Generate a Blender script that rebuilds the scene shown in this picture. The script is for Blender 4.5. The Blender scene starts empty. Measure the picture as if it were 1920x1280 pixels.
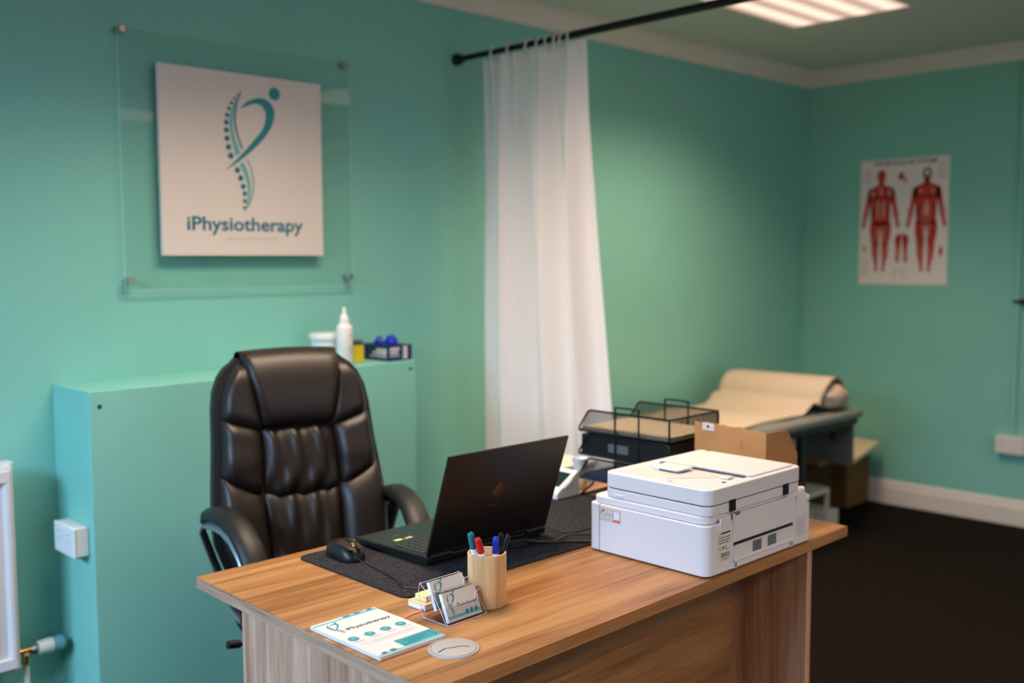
import bpy, bmesh, math, random
from mathutils import Vector, Matrix
random.seed(7)
PI = math.pi
sc = bpy.context.scene
COL = sc.collection

# ------------------------------------------------------------------ camera
EYE = 1.42
YAW, PITCH, ROLL = -0.773103715, -0.0806611511, -0.00311453896
fw = Vector((-math.sin(YAW)*math.cos(PITCH), math.cos(YAW)*math.cos(PITCH), math.sin(PITCH)))
rt = Vector((math.cos(YAW), math.sin(YAW), 0)); up = rt.cross(fw)
r2 = rt*math.cos(ROLL)+up*math.sin(ROLL); u2 = up*math.cos(ROLL)-rt*math.sin(ROLL)
cam = bpy.data.cameras.new('camera'); co = bpy.data.objects.new('camera', cam); COL.objects.link(co)
M = Matrix((r2, u2, -fw)).transposed().to_4x4(); M.translation = (0, 0, EYE)
co.matrix_world = M
cam.sensor_width = 36; cam.lens = 36*1905.085/1920; cam.clip_start = .02
cam.dof.use_dof = True; cam.dof.focus_distance = 1.97; cam.dof.aperture_fstop = 2.2
sc.camera = co

# ------------------------------------------------------------------ world, exposure, lights
sc.view_settings.view_transform = 'Standard'; sc.view_settings.look = 'None'
sc.view_settings.gamma = 1; sc.view_settings.use_curve_mapping = False
sc.view_settings.exposure = 0.17
wd = bpy.data.worlds.new('sky'); sc.world = wd; wd.use_nodes = True
wd.node_tree.nodes['Background'].inputs[0].default_value = (.55, .75, 1, 1)
wd.node_tree.nodes['Background'].inputs[1].default_value = .6

def area(name, loc, rot, sx, sy, power, color, spread=PI):
    l = bpy.data.lights.new(name, 'AREA'); l.shape = 'RECTANGLE'; l.size = sx; l.size_y = sy
    l.energy = power; l.color = color; l.spread = spread
    o = bpy.data.objects.new(name, l); COL.objects.link(o); o.location = loc; o.rotation_euler = rot
    return o
WARM = (1.0, .77, .56)
CEIL = 2.52
TROFFERS = [(3.82, 2.31, 21.5), (3.82, .55, 6), (1.66, 2.05, 25), (1.35, -1.2, 60), (3.82, -1.2, 12)]      # centres of the ceiling panels and their watts; last two added unseen as fill
for (tx, ty, tw) in TROFFERS:
    area('ceiling_panel_lamp', (tx, ty, CEIL-.012), (0, 0, 0), 1.14, .54, tw, WARM if tx < 3 else (1.0, .71, .48), math.radians(125))
# daylight through the window in the left wall
area('daylight', (-1.75, 1.8, 2.55), (0, math.radians(-50), 0), 1.3, 2.6, 320, (.45, .69, .98), math.radians(150))

# fill light from an added, unseen window behind the viewer
area('daylight', (2.2, -3.56, 1.75), (math.radians(80), 0, 0), 3.4, 1.3, 34, (.95, .88, .98))

# ------------------------------------------------------------------ helpers
def lin(c): return tuple(((x/255)/12.92 if x/255 <= .04045 else ((x/255+.055)/1.055)**2.4) for x in c)
def mat(name, rgb, rough=.5, metal=0, spec=.5, bump=0, bscale=200, var=0, vscale=8, coat=0, sub=0, trans=0, ior=1.45, vw=.2):
    m = bpy.data.materials.new(name); m.use_nodes = True
    nt = m.node_tree; p = nt.nodes['Principled BSDF']; c = lin(rgb)
    p.inputs['Base Color'].default_value = (*c, 1); p.inputs['Roughness'].default_value = rough
    p.inputs['Metallic'].default_value = metal; p.inputs['Specular IOR Level'].default_value = spec
    p.inputs['Coat Weight'].default_value = coat; p.inputs['IOR'].default_value = ior
    p.inputs['Transmission Weight'].default_value = trans
    if bump or var:
        tc = nt.nodes.new('ShaderNodeTexCoord')
        if bump:
            n = nt.nodes.new('ShaderNodeTexNoise'); n.inputs['Scale'].default_value = bscale; n.inputs['Detail'].default_value = 4
            b = nt.nodes.new('ShaderNodeBump'); b.inputs['Strength'].default_value = bump; b.inputs['Distance'].default_value = .002
            nt.links.new(tc.outputs['Object'], n.inputs['Vector']); nt.links.new(n.outputs['Fac'], b.inputs['Height'])
            nt.links.new(b.outputs['Normal'], p.inputs['Normal'])
        if var:
            n = nt.nodes.new('ShaderNodeTexNoise'); n.inputs['Scale'].default_value = vscale; n.inputs['Detail'].default_value = 5
            r = nt.nodes.new('ShaderNodeValToRGB')
            r.color_ramp.elements[0].position = .5-vw; r.color_ramp.elements[1].position = .5+vw
            r.color_ramp.elements[0].color = (*[x*(1-var) for x in c], 1); r.color_ramp.elements[1].color = (*[min(1, x*(1+var)) for x in c], 1)
            nt.links.new(tc.outputs['Object'], n.inputs['Vector']); nt.links.new(n.outputs['Fac'], r.inputs['Fac'])
            nt.links.new(r.outputs['Color'], p.inputs['Base Color'])
    return m
def wood(name, axis, dark, mid, light, sc_=1.0, rough=.42):
    m = bpy.data.materials.new(name); m.use_nodes = True; nt = m.node_tree; p = nt.nodes['Principled BSDF']
    tc = nt.nodes.new('ShaderNodeTexCoord')
    def layer(s_along, s_across, detail, dist):
        mp = nt.nodes.new('ShaderNodeMapping'); s = [s_across]*3; s[axis] = s_along; mp.inputs['Scale'].default_value = s
        n = nt.nodes.new('ShaderNodeTexNoise'); n.inputs['Scale'].default_value = 1; n.inputs['Detail'].default_value = detail
        n.inputs['Roughness'].default_value = .6; n.inputs['Distortion'].default_value = dist
        nt.links.new(tc.outputs['Object'], mp.inputs['Vector']); nt.links.new(mp.outputs['Vector'], n.inputs['Vector'])
        return n
    a = layer(1.6*sc_, 24*sc_, 4, .5); b = layer(3*sc_, 260*sc_, 3, .2); c = layer(.5*sc_, 11*sc_, 1, .1)
    m1 = nt.nodes.new('ShaderNodeMath'); m1.operation = 'MULTIPLY_ADD'; m1.inputs[1].default_value = .30
    nt.links.new(b.outputs['Fac'], m1.inputs[0])
    m0 = nt.nodes.new('ShaderNodeMath'); m0.operation = 'MULTIPLY'; m0.inputs[1].default_value = .45
    nt.links.new(a.outputs['Fac'], m0.inputs[0]); nt.links.new(m0.outputs[0], m1.inputs[2])
    m2 = nt.nodes.new('ShaderNodeMath'); m2.operation = 'MULTIPLY_ADD'; m2.inputs[1].default_value = .25
    nt.links.new(c.outputs['Fac'], m2.inputs[0]); nt.links.new(m1.outputs[0], m2.inputs[2])
    r = nt.nodes.new('ShaderNodeValToRGB'); e = r.color_ramp.elements
    e[0].position = .40; e[0].color = (*lin(dark), 1); e[1].position = .60; e[1].color = (*lin(light), 1)
    x = e.new(.5); x.color = (*lin(mid), 1)
    nt.links.new(m2.outputs[0], r.inputs['Fac']); nt.links.new(r.outputs['Color'], p.inputs['Base Color'])
    p.inputs['Roughness'].default_value = rough; p.inputs['Specular IOR Level'].default_value = .4
    bp = nt.nodes.new('ShaderNodeBump'); bp.inputs['Strength'].default_value = .12; bp.inputs['Distance'].default_value = .001
    nt.links.new(m1.outputs[0], bp.inputs['Height']); nt.links.new(bp.outputs['Normal'], p.inputs['Normal'])
    return m
def clear(name, tint=(.97, .98, 1.0), refl=1.0):
    """thin clear sheet: mostly transparent, Fresnel reflection"""
    m = bpy.data.materials.new(name); m.use_nodes = True; nt = m.node_tree; nt.nodes.clear()
    o = nt.nodes.new('ShaderNodeOutputMaterial'); mx = nt.nodes.new('ShaderNodeMixShader')
    t = nt.nodes.new('ShaderNodeBsdfTransparent'); t.inputs[0].default_value = (*tint, 1)
    g = nt.nodes.new('ShaderNodeBsdfGlossy'); g.inputs['Roughness'].default_value = .02
    f = nt.nodes.new('ShaderNodeLayerWeight'); f.inputs[0].default_value = .5
    q = nt.nodes.new('ShaderNodeMath'); q.operation = 'POWER'; q.inputs[1].default_value = 5
    k = nt.nodes.new('ShaderNodeMath'); k.operation = 'MULTIPLY_ADD'; k.inputs[1].default_value = .9*refl; k.inputs[2].default_value = .035*refl
    nt.links.new(f.outputs['Facing'], q.inputs[0]); nt.links.new(q.outputs[0], k.inputs[0]); nt.links.new(k.outputs[0], mx.inputs[0])
    nt.links.new(t.outputs[0], mx.inputs[1]); nt.links.new(g.outputs[0], mx.inputs[2]); nt.links.new(mx.outputs[0], o.inputs[0])
    return m

class B:
    def __init__(s): s.bm = bmesh.new(); s.mi = 0
    def _f(s, vs):
        try:
            f = s.bm.faces.new(vs); f.material_index = s.mi; return f
        except ValueError: return None
    def box(s, x0, x1, y0, y1, z0, z1, T=None):
        c = [Vector(p) for p in ((x0,y0,z0),(x1,y0,z0),(x1,y1,z0),(x0,y1,z0),(x0,y0,z1),(x1,y0,z1),(x1,y1,z1),(x0,y1,z1))]
        if T: c = [T @ p for p in c]
        v = [s.bm.verts.new(p) for p in c]
        for q in ((0,3,2,1),(4,5,6,7),(0,1,5,4),(1,2,6,5),(2,3,7,6),(3,0,4,7)): s._f([v[i] for i in q])
        return s
    def hexa(s, pts):
        v = [s.bm.verts.new(p) for p in pts]
        for q in ((0,3,2,1),(4,5,6,7),(0,1,5,4),(1,2,6,5),(2,3,7,6),(3,0,4,7)): s._f([v[i] for i in q])
        return s
    def prism(s, poly, axis, a0, a1, T=None):
        """poly in the two other axes (cyclic order), extruded along axis"""
        def P(p, a):
            w = {0: (a, p[0], p[1]), 1: (p[0], a, p[1]), 2: (p[0], p[1], a)}[axis]
            return T @ Vector(w) if T else w
        lo = [s.bm.verts.new(P(p, a0)) for p in poly]; hi = [s.bm.verts.new(P(p, a1)) for p in poly]
        n = len(poly); s._f(lo[::-1]); s._f(hi)
        for i in range(n): s._f([lo[i], lo[(i+1) % n], hi[(i+1) % n], hi[i]])
        return s
    def rbox(s, x0, x1, y0, y1, z0, z1, r, n=6, T=None):
        poly = []
        for (cx, cy, a) in ((x1-r, y0+r, -PI/2), (x1-r, y1-r, 0), (x0+r, y1-r, PI/2), (x0+r, y0+r, PI)):
            for i in range(n+1):
                t = a+PI/2*i/n; poly.append((cx+r*math.cos(t), cy+r*math.sin(t)))
        return s.prism(poly, 2, z0, z1, T)
    def tube(s, pts, r, n=10, closed=False, flat=1.0, upv=None):
        pts = [Vector(p) for p in pts]; m = len(pts); rings = []
        rr = r if isinstance(r, (list, tuple)) else [r]*m
        prev = None
        for i, p in enumerate(pts):
            a = pts[(i-1) % m] if (closed or i > 0) else p; b = pts[(i+1) % m] if (closed or i < m-1) else p
            t = (b-a).normalized()
            u = Vector(upv) if upv else (prev if prev else (Vector((0,0,1)) if abs(t.z) < .9 else Vector((1,0,0))))
            e1 = (u-t*u.dot(t)).normalized(); e2 = t.cross(e1); prev = e1
            rings.append([s.bm.verts.new(p+e1*rr[i]*flat*math.cos(2*PI*k/n)+e2*rr[i]*math.sin(2*PI*k/n)) for k in range(n)])
        for i in range(m if closed else m-1):
            A, Bq = rings[i], rings[(i+1) % m]
            for k in range(n): s._f([A[k], A[(k+1) % n], Bq[(k+1) % n], Bq[k]])
        if not closed: s._f(rings[0][::-1]); s._f(rings[-1])
        return s
    def cbox(s, x0, x1, y0, y1, z0, z1, ry0, ry1, n=6):
        """box with the upright corners rounded by ry0 at y0 and ry1 at y1"""
        poly = []
        for (sx, sy, a, r) in ((1, 0, -PI/2, ry0), (1, 1, 0, ry1), (0, 1, PI/2, ry1), (0, 0, PI, ry0)):
            cx = x1-r if sx else x0+r; cy = y1-r if sy else y0+r
            if r < 1e-6: poly.append((cx, cy)); continue
            for i in range(n+1):
                t = a+PI/2*i/n; poly.append((cx+r*math.cos(t), cy+r*math.sin(t)))
        return s.prism(poly, 2, z0, z1)
    def lathe(s, prof, c=(0,0,0), n=32, T=None):
        rings = []
        for (r, z) in prof:
            row = []
            for k in range(n if r > 1e-6 else 1):
                p = Vector((c[0]+r*math.cos(2*PI*k/n), c[1]+r*math.sin(2*PI*k/n), c[2]+z))
                row.append(s.bm.verts.new(T @ p if T else p))
            rings.append(row)
        for A, Bq in zip(rings, rings[1:]):
            for k in range(n):
                a = [A[k % len(A)], A[(k+1) % len(A)]]; b = [Bq[(k+1) % len(Bq)], Bq[k % len(Bq)]]
                q = []
                for v in a+b:
                    if v not in q: q.append(v)
                if len(q) > 2: s._f(q)
        for e, rev in ((rings[0], True), (rings[-1], False)):
            if len(e) > 2: s._f(e[::-1] if rev else e)
        return s
    def grid(s, fn, nu, nv, closeu=False):
        g = [[s.bm.verts.new(fn(i/nu, j/nv)) for j in range(nv+1)] for i in range(nu if closeu else nu+1)]
        L = len(g)
        for i in range(nu):
            for j in range(nv): s._f([g[i][j], g[(i+1) % L][j], g[(i+1) % L][j+1], g[i][j+1]])
        return s
    def poly(s, pts): s._f([s.bm.verts.new(p) for p in pts]); return s
    def build(s, name, m, parent=None, loc=None, rotz=0, bevel=0, seg=2, angle=38, recalc=True):
        if recalc: bmesh.ops.recalc_face_normals(s.bm, faces=s.bm.faces)
        me = bpy.data.meshes.new(name); s.bm.to_mesh(me); s.bm.free()
        for x in (m if isinstance(m, (list, tuple)) else [m]): me.materials.append(x)
        me.shade_smooth(); me.set_sharp_from_angle(angle=math.radians(angle))
        o = bpy.data.objects.new(name, me); COL.objects.link(o)
        if parent: o.parent = parent
        if loc: o.location = loc
        o.rotation_euler.z = rotz
        if bevel:
            b = o.modifiers.new('edges', 'BEVEL'); b.width = bevel; b.segments = seg; b.limit_method = 'ANGLE'
            b.angle_limit = math.radians(35); b.harden_normals = True
        return o
def tag(o, label, cat, group=None, kind=None):
    o['label'] = label; o['category'] = cat
    if group: o['group'] = group
    if kind: o['kind'] = kind
    return o
def thing(name, label, cat, loc=(0,0,0), rotz=0, group=None):
    o = bpy.data.objects.new(name, None); COL.objects.link(o); o.empty_display_size = .05
    o.location = loc; o.rotation_euler.z = rotz
    return tag(o, label, cat, group)
def struct(o, label, cat): return tag(o, label, cat, kind='structure')

# flat print: shapes and lettering on a surface; frame F = (origin, u axis, v axis), lifted along the normal
class Fr:
    def __init__(s, o, u, v, lift=.0006):
        s.o = Vector(o); s.u = Vector(u); s.v = Vector(v); s.n = s.u.cross(s.v).normalized(); s.l = lift
    def p(s, x, y, l=0): return s.o+s.u*x+s.v*y+s.n*(s.l+l)
    def sub(s, x, y, k=1, lift=0): return Fr(s.p(x, y)-s.n*s.l, s.u*k, s.v*k, s.l+lift)
def smooth_poly(pts, n=4):
    out = []; m = len(pts)
    for i in range(m):
        p0, p1, p2, p3 = pts[i-1], pts[i], pts[(i+1) % m], pts[(i+2) % m]
        for k in range(n):
            t = k/n
            out.append(tuple(.5*((2*p1[a])+(-p0[a]+p2[a])*t+(2*p0[a]-5*p1[a]+4*p2[a]-p3[a])*t*t+(-p0[a]+3*p1[a]-3*p2[a]+p3[a])*t**3) for a in (0, 1)))
    return out
def ell(cx, cy, rx, ry=None, n=20, rot=0):
    ry = ry or rx
    return [(cx+rx*math.cos(2*PI*k/n)*math.cos(rot)-ry*math.sin(2*PI*k/n)*math.sin(rot), cy+rx*math.cos(2*PI*k/n)*math.sin(rot)+ry*math.sin(2*PI*k/n)*math.cos(rot)) for k in range(n)]
def rect(x0, y0, x1, y1): return [(x0,y0),(x1,y0),(x1,y1),(x0,y1)]
def ink(name, polys, mats, F, parent):
    """polys: list of (points, material index[, extra lift])"""
    b = B()
    for q in polys:
        pts, mi = q[0], q[1]; l = q[2] if len(q) > 2 else 0
        f = b._f([b.bm.verts.new(F.p(x, y, l)) for x, y in pts])
        if f: f.material_index = mi
    bmesh.ops.triangulate(b.bm, faces=b.bm.faces[:])
    nn = F.n
    for f in b.bm.faces:
        f.normal_update()
        if f.normal.dot(nn) < 0: f.normal_flip()
    return b.build(name, mats, parent, recalc=False)
def letters(name, s, F, x0, y0, width, height, m, parent, bold=0):
    """one line of lettering whose box is x0..x0+width, capital height = height"""
    cu = bpy.data.curves.new(name, 'FONT'); cu.body = s; cu.size = 1; cu.resolution_u = 3; cu.offset = bold
    t = bpy.data.objects.new(name, cu); COL.objects.link(t)
    bpy.context.view_layer.update()
    me = bpy.data.meshes.new_from_object(t.evaluated_get(bpy.context.evaluated_depsgraph_get()))
    bpy.data.objects.remove(t); bpy.data.curves.remove(cu)
    xs = [v.co.x for v in me.vertices]; a, c = min(xs), max(xs)
    for v in me.vertices: v.co = F.p(x0+(v.co.x-a)/(c-a)*width, y0+v.co.y/.69*height)
    me.name = name; me.materials.clear(); me.materials.append(m)
    for p in me.polygons: p.material_index = 0
    o = bpy.data.objects.new(name, me); COL.objects.link(o); o.parent = parent
    return o

# ------------------------------------------------------------------ materials
WALL = (132, 199, 185)
m_wall = mat('teal_paint', WALL, .55, bump=.08, bscale=260, var=.025, vscale=3, spec=.35)
m_offwhite = mat('off_white_paint', (226, 220, 210), .7)
m_ceil = mat('ceiling_paint', (204, 210, 206), .9, bump=.05, bscale=120)
m_white_gloss = mat('white_gloss_paint', (226, 220, 212), .35)
m_carpet = mat('dark_carpet', (25, 19, 16), .95, bump=1.0, bscale=420, var=.5, vscale=120, spec=.1, vw=.12)
m_plastic = mat('white_plastic', (232, 230, 228), .38)
m_plastic_warm = mat('cream_plastic', (222, 214, 196), .4)
m_black = mat('black_plastic', (16, 16, 17), .42)
m_blackmetal = mat('black_metal', (12, 12, 13), .35, metal=.3)
m_chrome = mat('brushed_steel', (190, 188, 184), .3, metal=1)
m_brass = mat('brass', (205, 160, 95), .3, metal=1)
m_silver = mat('silver_paint', (150, 153, 160), .35, metal=.7)
m_leather = mat('black_leather', (30, 22, 18), .43, bump=.25, bscale=300, spec=.55)
m_leather_side = mat('black_leatherette', (18, 17, 18), .5, bump=.2, bscale=300)
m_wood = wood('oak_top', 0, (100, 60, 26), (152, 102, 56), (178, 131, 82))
m_wood_v = wood('oak_upright_daylit', 2, (138, 98, 76), (178, 136, 112), (204, 164, 140))  # same oak as the top; side daylight is mixed into this tone
m_wood_y = wood('oak_end_edge_daylit', 1, (140, 104, 80), (172, 134, 110), (192, 156, 130))  # same oak again, with the daylight on the desk ends painted in
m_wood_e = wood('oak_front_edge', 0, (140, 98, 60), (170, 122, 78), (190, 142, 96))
m_bamboo = wood('bamboo', 2, (196, 148, 98), (216, 172, 122), (228, 188, 142), 1.6, .4)
m_felt = mat('charcoal_felt', (50, 49, 52), .95, bump=.8, bscale=900, var=.7, vscale=420, spec=.1, vw=.07)
m_felt_edge = mat('felt_stitching', (20, 20, 22), .9)
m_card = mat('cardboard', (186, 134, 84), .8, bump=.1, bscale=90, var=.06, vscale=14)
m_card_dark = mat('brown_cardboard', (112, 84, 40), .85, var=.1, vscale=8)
m_paper = mat('white_paper', (212, 205, 199), .7)
m_paper_beige = mat('beige_paper', (224, 204, 178), .8, var=.03, vscale=20)
m_cloth = mat('couch_paper', (198, 182, 164), .85, bump=.2, bscale=60)
m_teal_d = mat('dark_teal_ink', (20, 112, 132), .5)
m_teal_m = mat('teal_ink', (45, 142, 152), .5)
m_teal_l = mat('light_teal_ink', (104, 182, 182), .5)
m_grey_ink = mat('grey_ink', (90, 92, 100), .6)
m_slate = mat('slate_ink', (58, 62, 76), .6)
m_pale_ink = mat('pale_grey_ink', (186, 184, 186), .6)
m_black_ink = mat('black_ink', (28, 28, 30), .6)
m_red = mat('muscle_red_ink', (196, 52, 36), .6)
m_red_d = mat('dark_red_ink', (140, 34, 28), .6)
m_red_l = mat('pale_red_ink', (214, 150, 136), .6)
m_acrylic = clear('clear_acrylic', (.985, .995, .99))
m_acrylic_edge = clear('acrylic_holder', (.975, .97, .99), .8)
m_navy = mat('navy_card', (22, 44, 92), .5)
m_blue_glove = mat('blue_nitrile', (26, 50, 190), .45)
m_yellow = mat('yellow_label', (216, 190, 30), .5)

# ================================================================== the room
XL, XR, YF, YB = -1.0, 5.63, -3.4, 3.21
struct(B().box(XL-.1, XR+.1, YF-.1, YB+.1, -.1, 0).build('floor', m_carpet), 'dark brown carpet floor', 'floor')
struct(B().box(XL-.1, XR+.1, YF-.1, YB+.1, CEIL, CEIL+.1).build('ceiling', m_ceil), 'pale grey-green ceiling around the lit panel', 'ceiling')
struct(B().box(XL-.1, XR+.1, YB, YB+.1, 0, CEIL).build('wall_back', m_wall), 'long teal wall behind the desk carrying the clear sign', 'wall')
struct(B().box(XR, XR+.1, YF-.1, YB, 0, CEIL).build('wall_right', m_wall), 'teal wall at the right with the muscle chart', 'wall')
b = B(); fx0, fx1, fz0, fz1 = .5, 3.9, 1.0, 2.3
b.box(XL-.1, fx0, YF-.1, YF, 0, CEIL).box(fx1, XR+.1, YF-.1, YF, 0, CEIL).box(fx0, fx1, YF-.1, YF, 0, fz0).box(fx0, fx1, YF-.1, YF, fz1, CEIL)
struct(b.build('wall_front', m_offwhite), 'off-white wall behind the viewer with an opening for the added window', 'wall')
b = B()
for a in ((fx0, fx1, fz0, fz0+.05), (fx0, fx1, fz1-.05, fz1), (fx0, fx0+.05, fz0+.05, fz1-.05), (fx1-.05, fx1, fz0+.05, fz1-.05), (2.175, 2.225, fz0+.05, fz1-.05)):
    b.box(a[0], a[1], YF-.08, YF-.03, a[2], a[3])
w = struct(b.build('added_window', m_white_gloss, bevel=.004), 'added white framed window for fill light, unseen behind the viewer', 'window')  # unseen window, added to go with the fill light from behind
B().box(fx0+.05, fx1-.05, YF-.058, YF-.052, fz0+.05, fz1-.05).build('window_pane', clear('window_glass', (.98, .99, 1)), w)
b = B(); wy0, wy1, wz0, wz1 = .8, 2.8, .85, 2.15
b.box(XL-.1, XL, YF-.1, wy0, 0, CEIL).box(XL-.1, XL, wy1, YB, 0, CEIL).box(XL-.1, XL, wy0, wy1, 0, wz0).box(XL-.1, XL, wy0, wy1, wz1, CEIL)
struct(b.build('wall_left', m_offwhite), 'off-white wall at the left with the window', 'wall')
b = B()
for a in ((wy0, wy0+.05, wz0, wz1), (wy1-.05, wy1, wz0, wz1), (wy0+.05, wy1-.05, wz0, wz0+.05), (wy0+.05, wy1-.05, wz1-.05, wz1), (1.775, 1.825, wz0+.05, wz1-.05)):
    b.box(XL-.08, XL-.03, *a)
w = struct(b.build('window_1', m_white_gloss, bevel=.004), 'white framed window in the left wall', 'window')
B().box(XL-.058, XL-.052, wy0+.05, wy1-.05, wz0+.05, wz1-.05).build('window_pane', clear('window_glass', (.98, .99, 1)), w)

# cornice
prof = [(0, 2.44), (.012, 2.44), (.014, 2.452), (.03, 2.468), (.05, 2.49), (.072, 2.5), (.074, 2.508), (.09, 2.51), (.09, CEIL), (0, CEIL)]
def sweep_back(prof, name, label, cat, m=None):
    b = B(); n = len(prof)
    A = [b.bm.verts.new((XL, YB-d, z)) for d, z in prof]; C = [b.bm.verts.new((XR-d, YB-d, z)) for d, z in prof]
    for i in range(n): b._f([A[i], A[(i+1) % n], C[(i+1) % n], C[i]])
    b._f(A); b._f(C); return struct(b.build(name, m or m_white_gloss, angle=25), label, cat)
def sweep_right(prof, name, label, cat):
    b = B(); n = len(prof)
    A = [b.bm.verts.new((XR-d, YF, z)) for d, z in prof]; C = [b.bm.verts.new((XR-d, YB-d, z)) for d, z in prof]
    for i in range(n): b._f([A[i], A[(i+1) % n], C[(i+1) % n], C[i]])
    b._f(A); b._f(C); return struct(b.build(name, m_white_gloss, angle=25), label, cat)
sweep_back(prof, 'trim_1', 'white moulded cornice along the top of the long back wall', 'cornice')
sweep_right(prof, 'trim_2', 'white moulded cornice along the top of the right wall', 'cornice')
bp = [(0, 0), (.018, 0), (.018, .095), (.013, .105), (.013, .115), (.006, .135), (0, .138)]
sweep_back(bp, 'baseboard_back', 'teal painted skirting board along the back wall', 'skirting board', m_wall)
sweep_right(bp, 'baseboard_right', 'white skirting board along the right wall beside the boxes', 'skirting board')

# boxed-in ledge behind the chair
LX0, LX1, LY = 1.155, 2.36, 2.93
led = struct(B().hexa([(LX0,LY,0),(LX1,LY,0),(LX1,YB,0),(LX0,YB,0),(LX0,LY,1.043),(LX1,LY,1.050),(LX1,YB,1.050),(LX0,YB,1.043)]).build('trim_3', m_wall, bevel=.003), 'teal painted boxed-in ledge behind the office chair', 'ledge')
for (sx, sz) in ((LX0+.03, .998), (LX1-.025, 1.02)):
    B().lathe([(0, 0), (.006, 0), (.006, .002), (.003, .003), (0, .003)], n=12, T=Matrix.Translation((sx, LY, sz)) @ Matrix.Rotation(PI/2, 4, 'X')).build('screw_head', mat('screw_grey', (70, 70, 62), .5, metal=.6), led)

# ceiling light panels
def troffer(x, y, label, first):
    t = thing('ceiling_light', label, 'ceiling light', (x, y, CEIL), group='ceiling light panels')
    b = B(); L, Wd = .61, .305
    for a in ((-L, L, -Wd, -Wd+.02), (-L, L, Wd-.02, Wd), (-L, -L+.02, -Wd+.02, Wd-.02), (L-.02, L, -Wd+.02, Wd-.02)): b.box(*a, -.008, 0)
    b.build('frame', m_white_gloss, t)
    m = bpy.data.materials.get('lit_diffuser')
    if not m:
        m = bpy.data.materials.new('lit_diffuser'); m.use_nodes = True; nt = m.node_tree; nt.nodes.clear()
        o = nt.nodes.new('ShaderNodeOutputMaterial'); e = nt.nodes.new('ShaderNodeEmission'); tc = nt.nodes.new('ShaderNodeTexCoord')
        sp = nt.nodes.new('ShaderNodeSeparateXYZ'); nt.links.new(tc.outputs['Object'], sp.inputs[0])
        def wave(out, f, ph, pw):
            a = nt.nodes.new('ShaderNodeMath'); a.operation = 'MULTIPLY_ADD'; a.inputs[1].default_value = f; a.inputs[2].default_value = ph
            c = nt.nodes.new('ShaderNodeMath'); c.operation = 'COSINE'; q = nt.nodes.new('ShaderNodeMath'); q.operation = 'MULTIPLY_ADD'
            q.inputs[1].default_value = pw; q.inputs[2].default_value = 1-pw
            nt.links.new(out, a.inputs[0]); nt.links.new(a.outputs[0], c.inputs[0]); nt.links.new(c.outputs[0], q.inputs[0]); return q
        wy = wave(sp.outputs['Y'], 2*PI/.142, PI, .30); wx = wave(sp.outputs['X'], 2*PI/.075, 0, .10)
        k = nt.nodes.new('ShaderNodeMath'); k.operation = 'MULTIPLY'; nt.links.new(wy.outputs[0], k.inputs[0]); nt.links.new(wx.outputs[0], k.inputs[1])
        k2 = nt.nodes.new('ShaderNodeMath'); k2.operation = 'MULTIPLY'; k2.inputs[1].default_value = 1.45; nt.links.new(k.outputs[0], k2.inputs[0])
        e.inputs[0].default_value = (1, .70, .55, 1); nt.links.new(k2.outputs[0], e.inputs[1]); nt.links.new(e.outputs[0], o.inputs[0])
    B().box(-L+.02, L-.02, -Wd+.02, Wd-.02, -.004, -.001).build('diffuser', m, t)
LBL = ['lit ceiling light panel near the far wall corner', 'lit ceiling light panel on the right, nearer the viewer', 'lit ceiling light panel above the office chair', 'added unseen ceiling light panel for fill, over the left behind the viewer', 'added unseen ceiling light panel for fill, over the right behind the viewer']
for i, (tx, ty, tw) in enumerate(TROFFERS): troffer(tx, ty, LBL[i], i == 0)  # the two panels behind the viewer are added fill lights

# ================================================================== on the walls
HEAD = (0.1054, 0.2437, 0.0224)
BODY = [(-0.0324,0.1781),(-0.0038,0.2048),(0.0377,0.2227),(0.0742,0.2198),(0.1,0.1972),(0.1035,0.1677),(0.0886,0.1249),(0.0549,0.0808),(0.0123,0.0411),(-0.0346,0.004),(-0.0957,-0.0357),(-0.0445,0.011),(-0.0081,0.0465),(0.029,0.0856),(0.0569,0.1199),(0.0683,0.1552),(0.0654,0.1846),(0.045,0.2017),(0.0165,0.1993)]
BODYS = [(-0.0081,0.0465),(0.029,0.0856),(0.0569,0.1199),(0.0683,0.1552),(0.0654,0.1846),(0.070,0.180),(0.0745,0.1552),(0.064,0.117),(0.034,0.081),(-0.004,0.043),(-0.0445,0.008),(-0.0445,0.011)]
DARK = [(-0.0232,0.2373),(-0.0471,0.1892),(-0.0535,0.1394),(-0.0472,0.0952),(-0.0285,0.0427),(-0.0223,0.0454),(-0.0402,0.0958),(-0.047,0.14),(-0.0411,0.1898)]
BAND = [(-0.0311,0.2257),(-0.0598,0.1834),(-0.071,0.1378),(-0.0698,0.0934),(-0.0585,0.0495),(-0.0519,0.0186),(-0.0314,0.0313),(-0.0409,0.0508),(-0.0548,0.0946),(-0.0585,0.139),(-0.0498,0.1844),(-0.026,0.2262)]
BAND2 = [(-0.0375,-0.0075),(-0.0182,-0.0471),(-0.009,-0.083),(-0.0102,-0.1286),(-0.0231,-0.1701),(-0.007,-0.1422),(0.0021,-0.1099),(0.004,-0.0778),(-0.0042,-0.0372),(-0.022,0.0025)]
THIN = [(-0.0126,0.0113),(0.0035,-0.0186),(0.0117,-0.0592),(0.0089,-0.105),(-0.0081,-0.1468),(-0.0252,-0.172),(-0.004,-0.1467),(0.0136,-0.1048),(0.0164,-0.0589),(0.0076,-0.0183),(-0.009,0.0133)]
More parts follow.
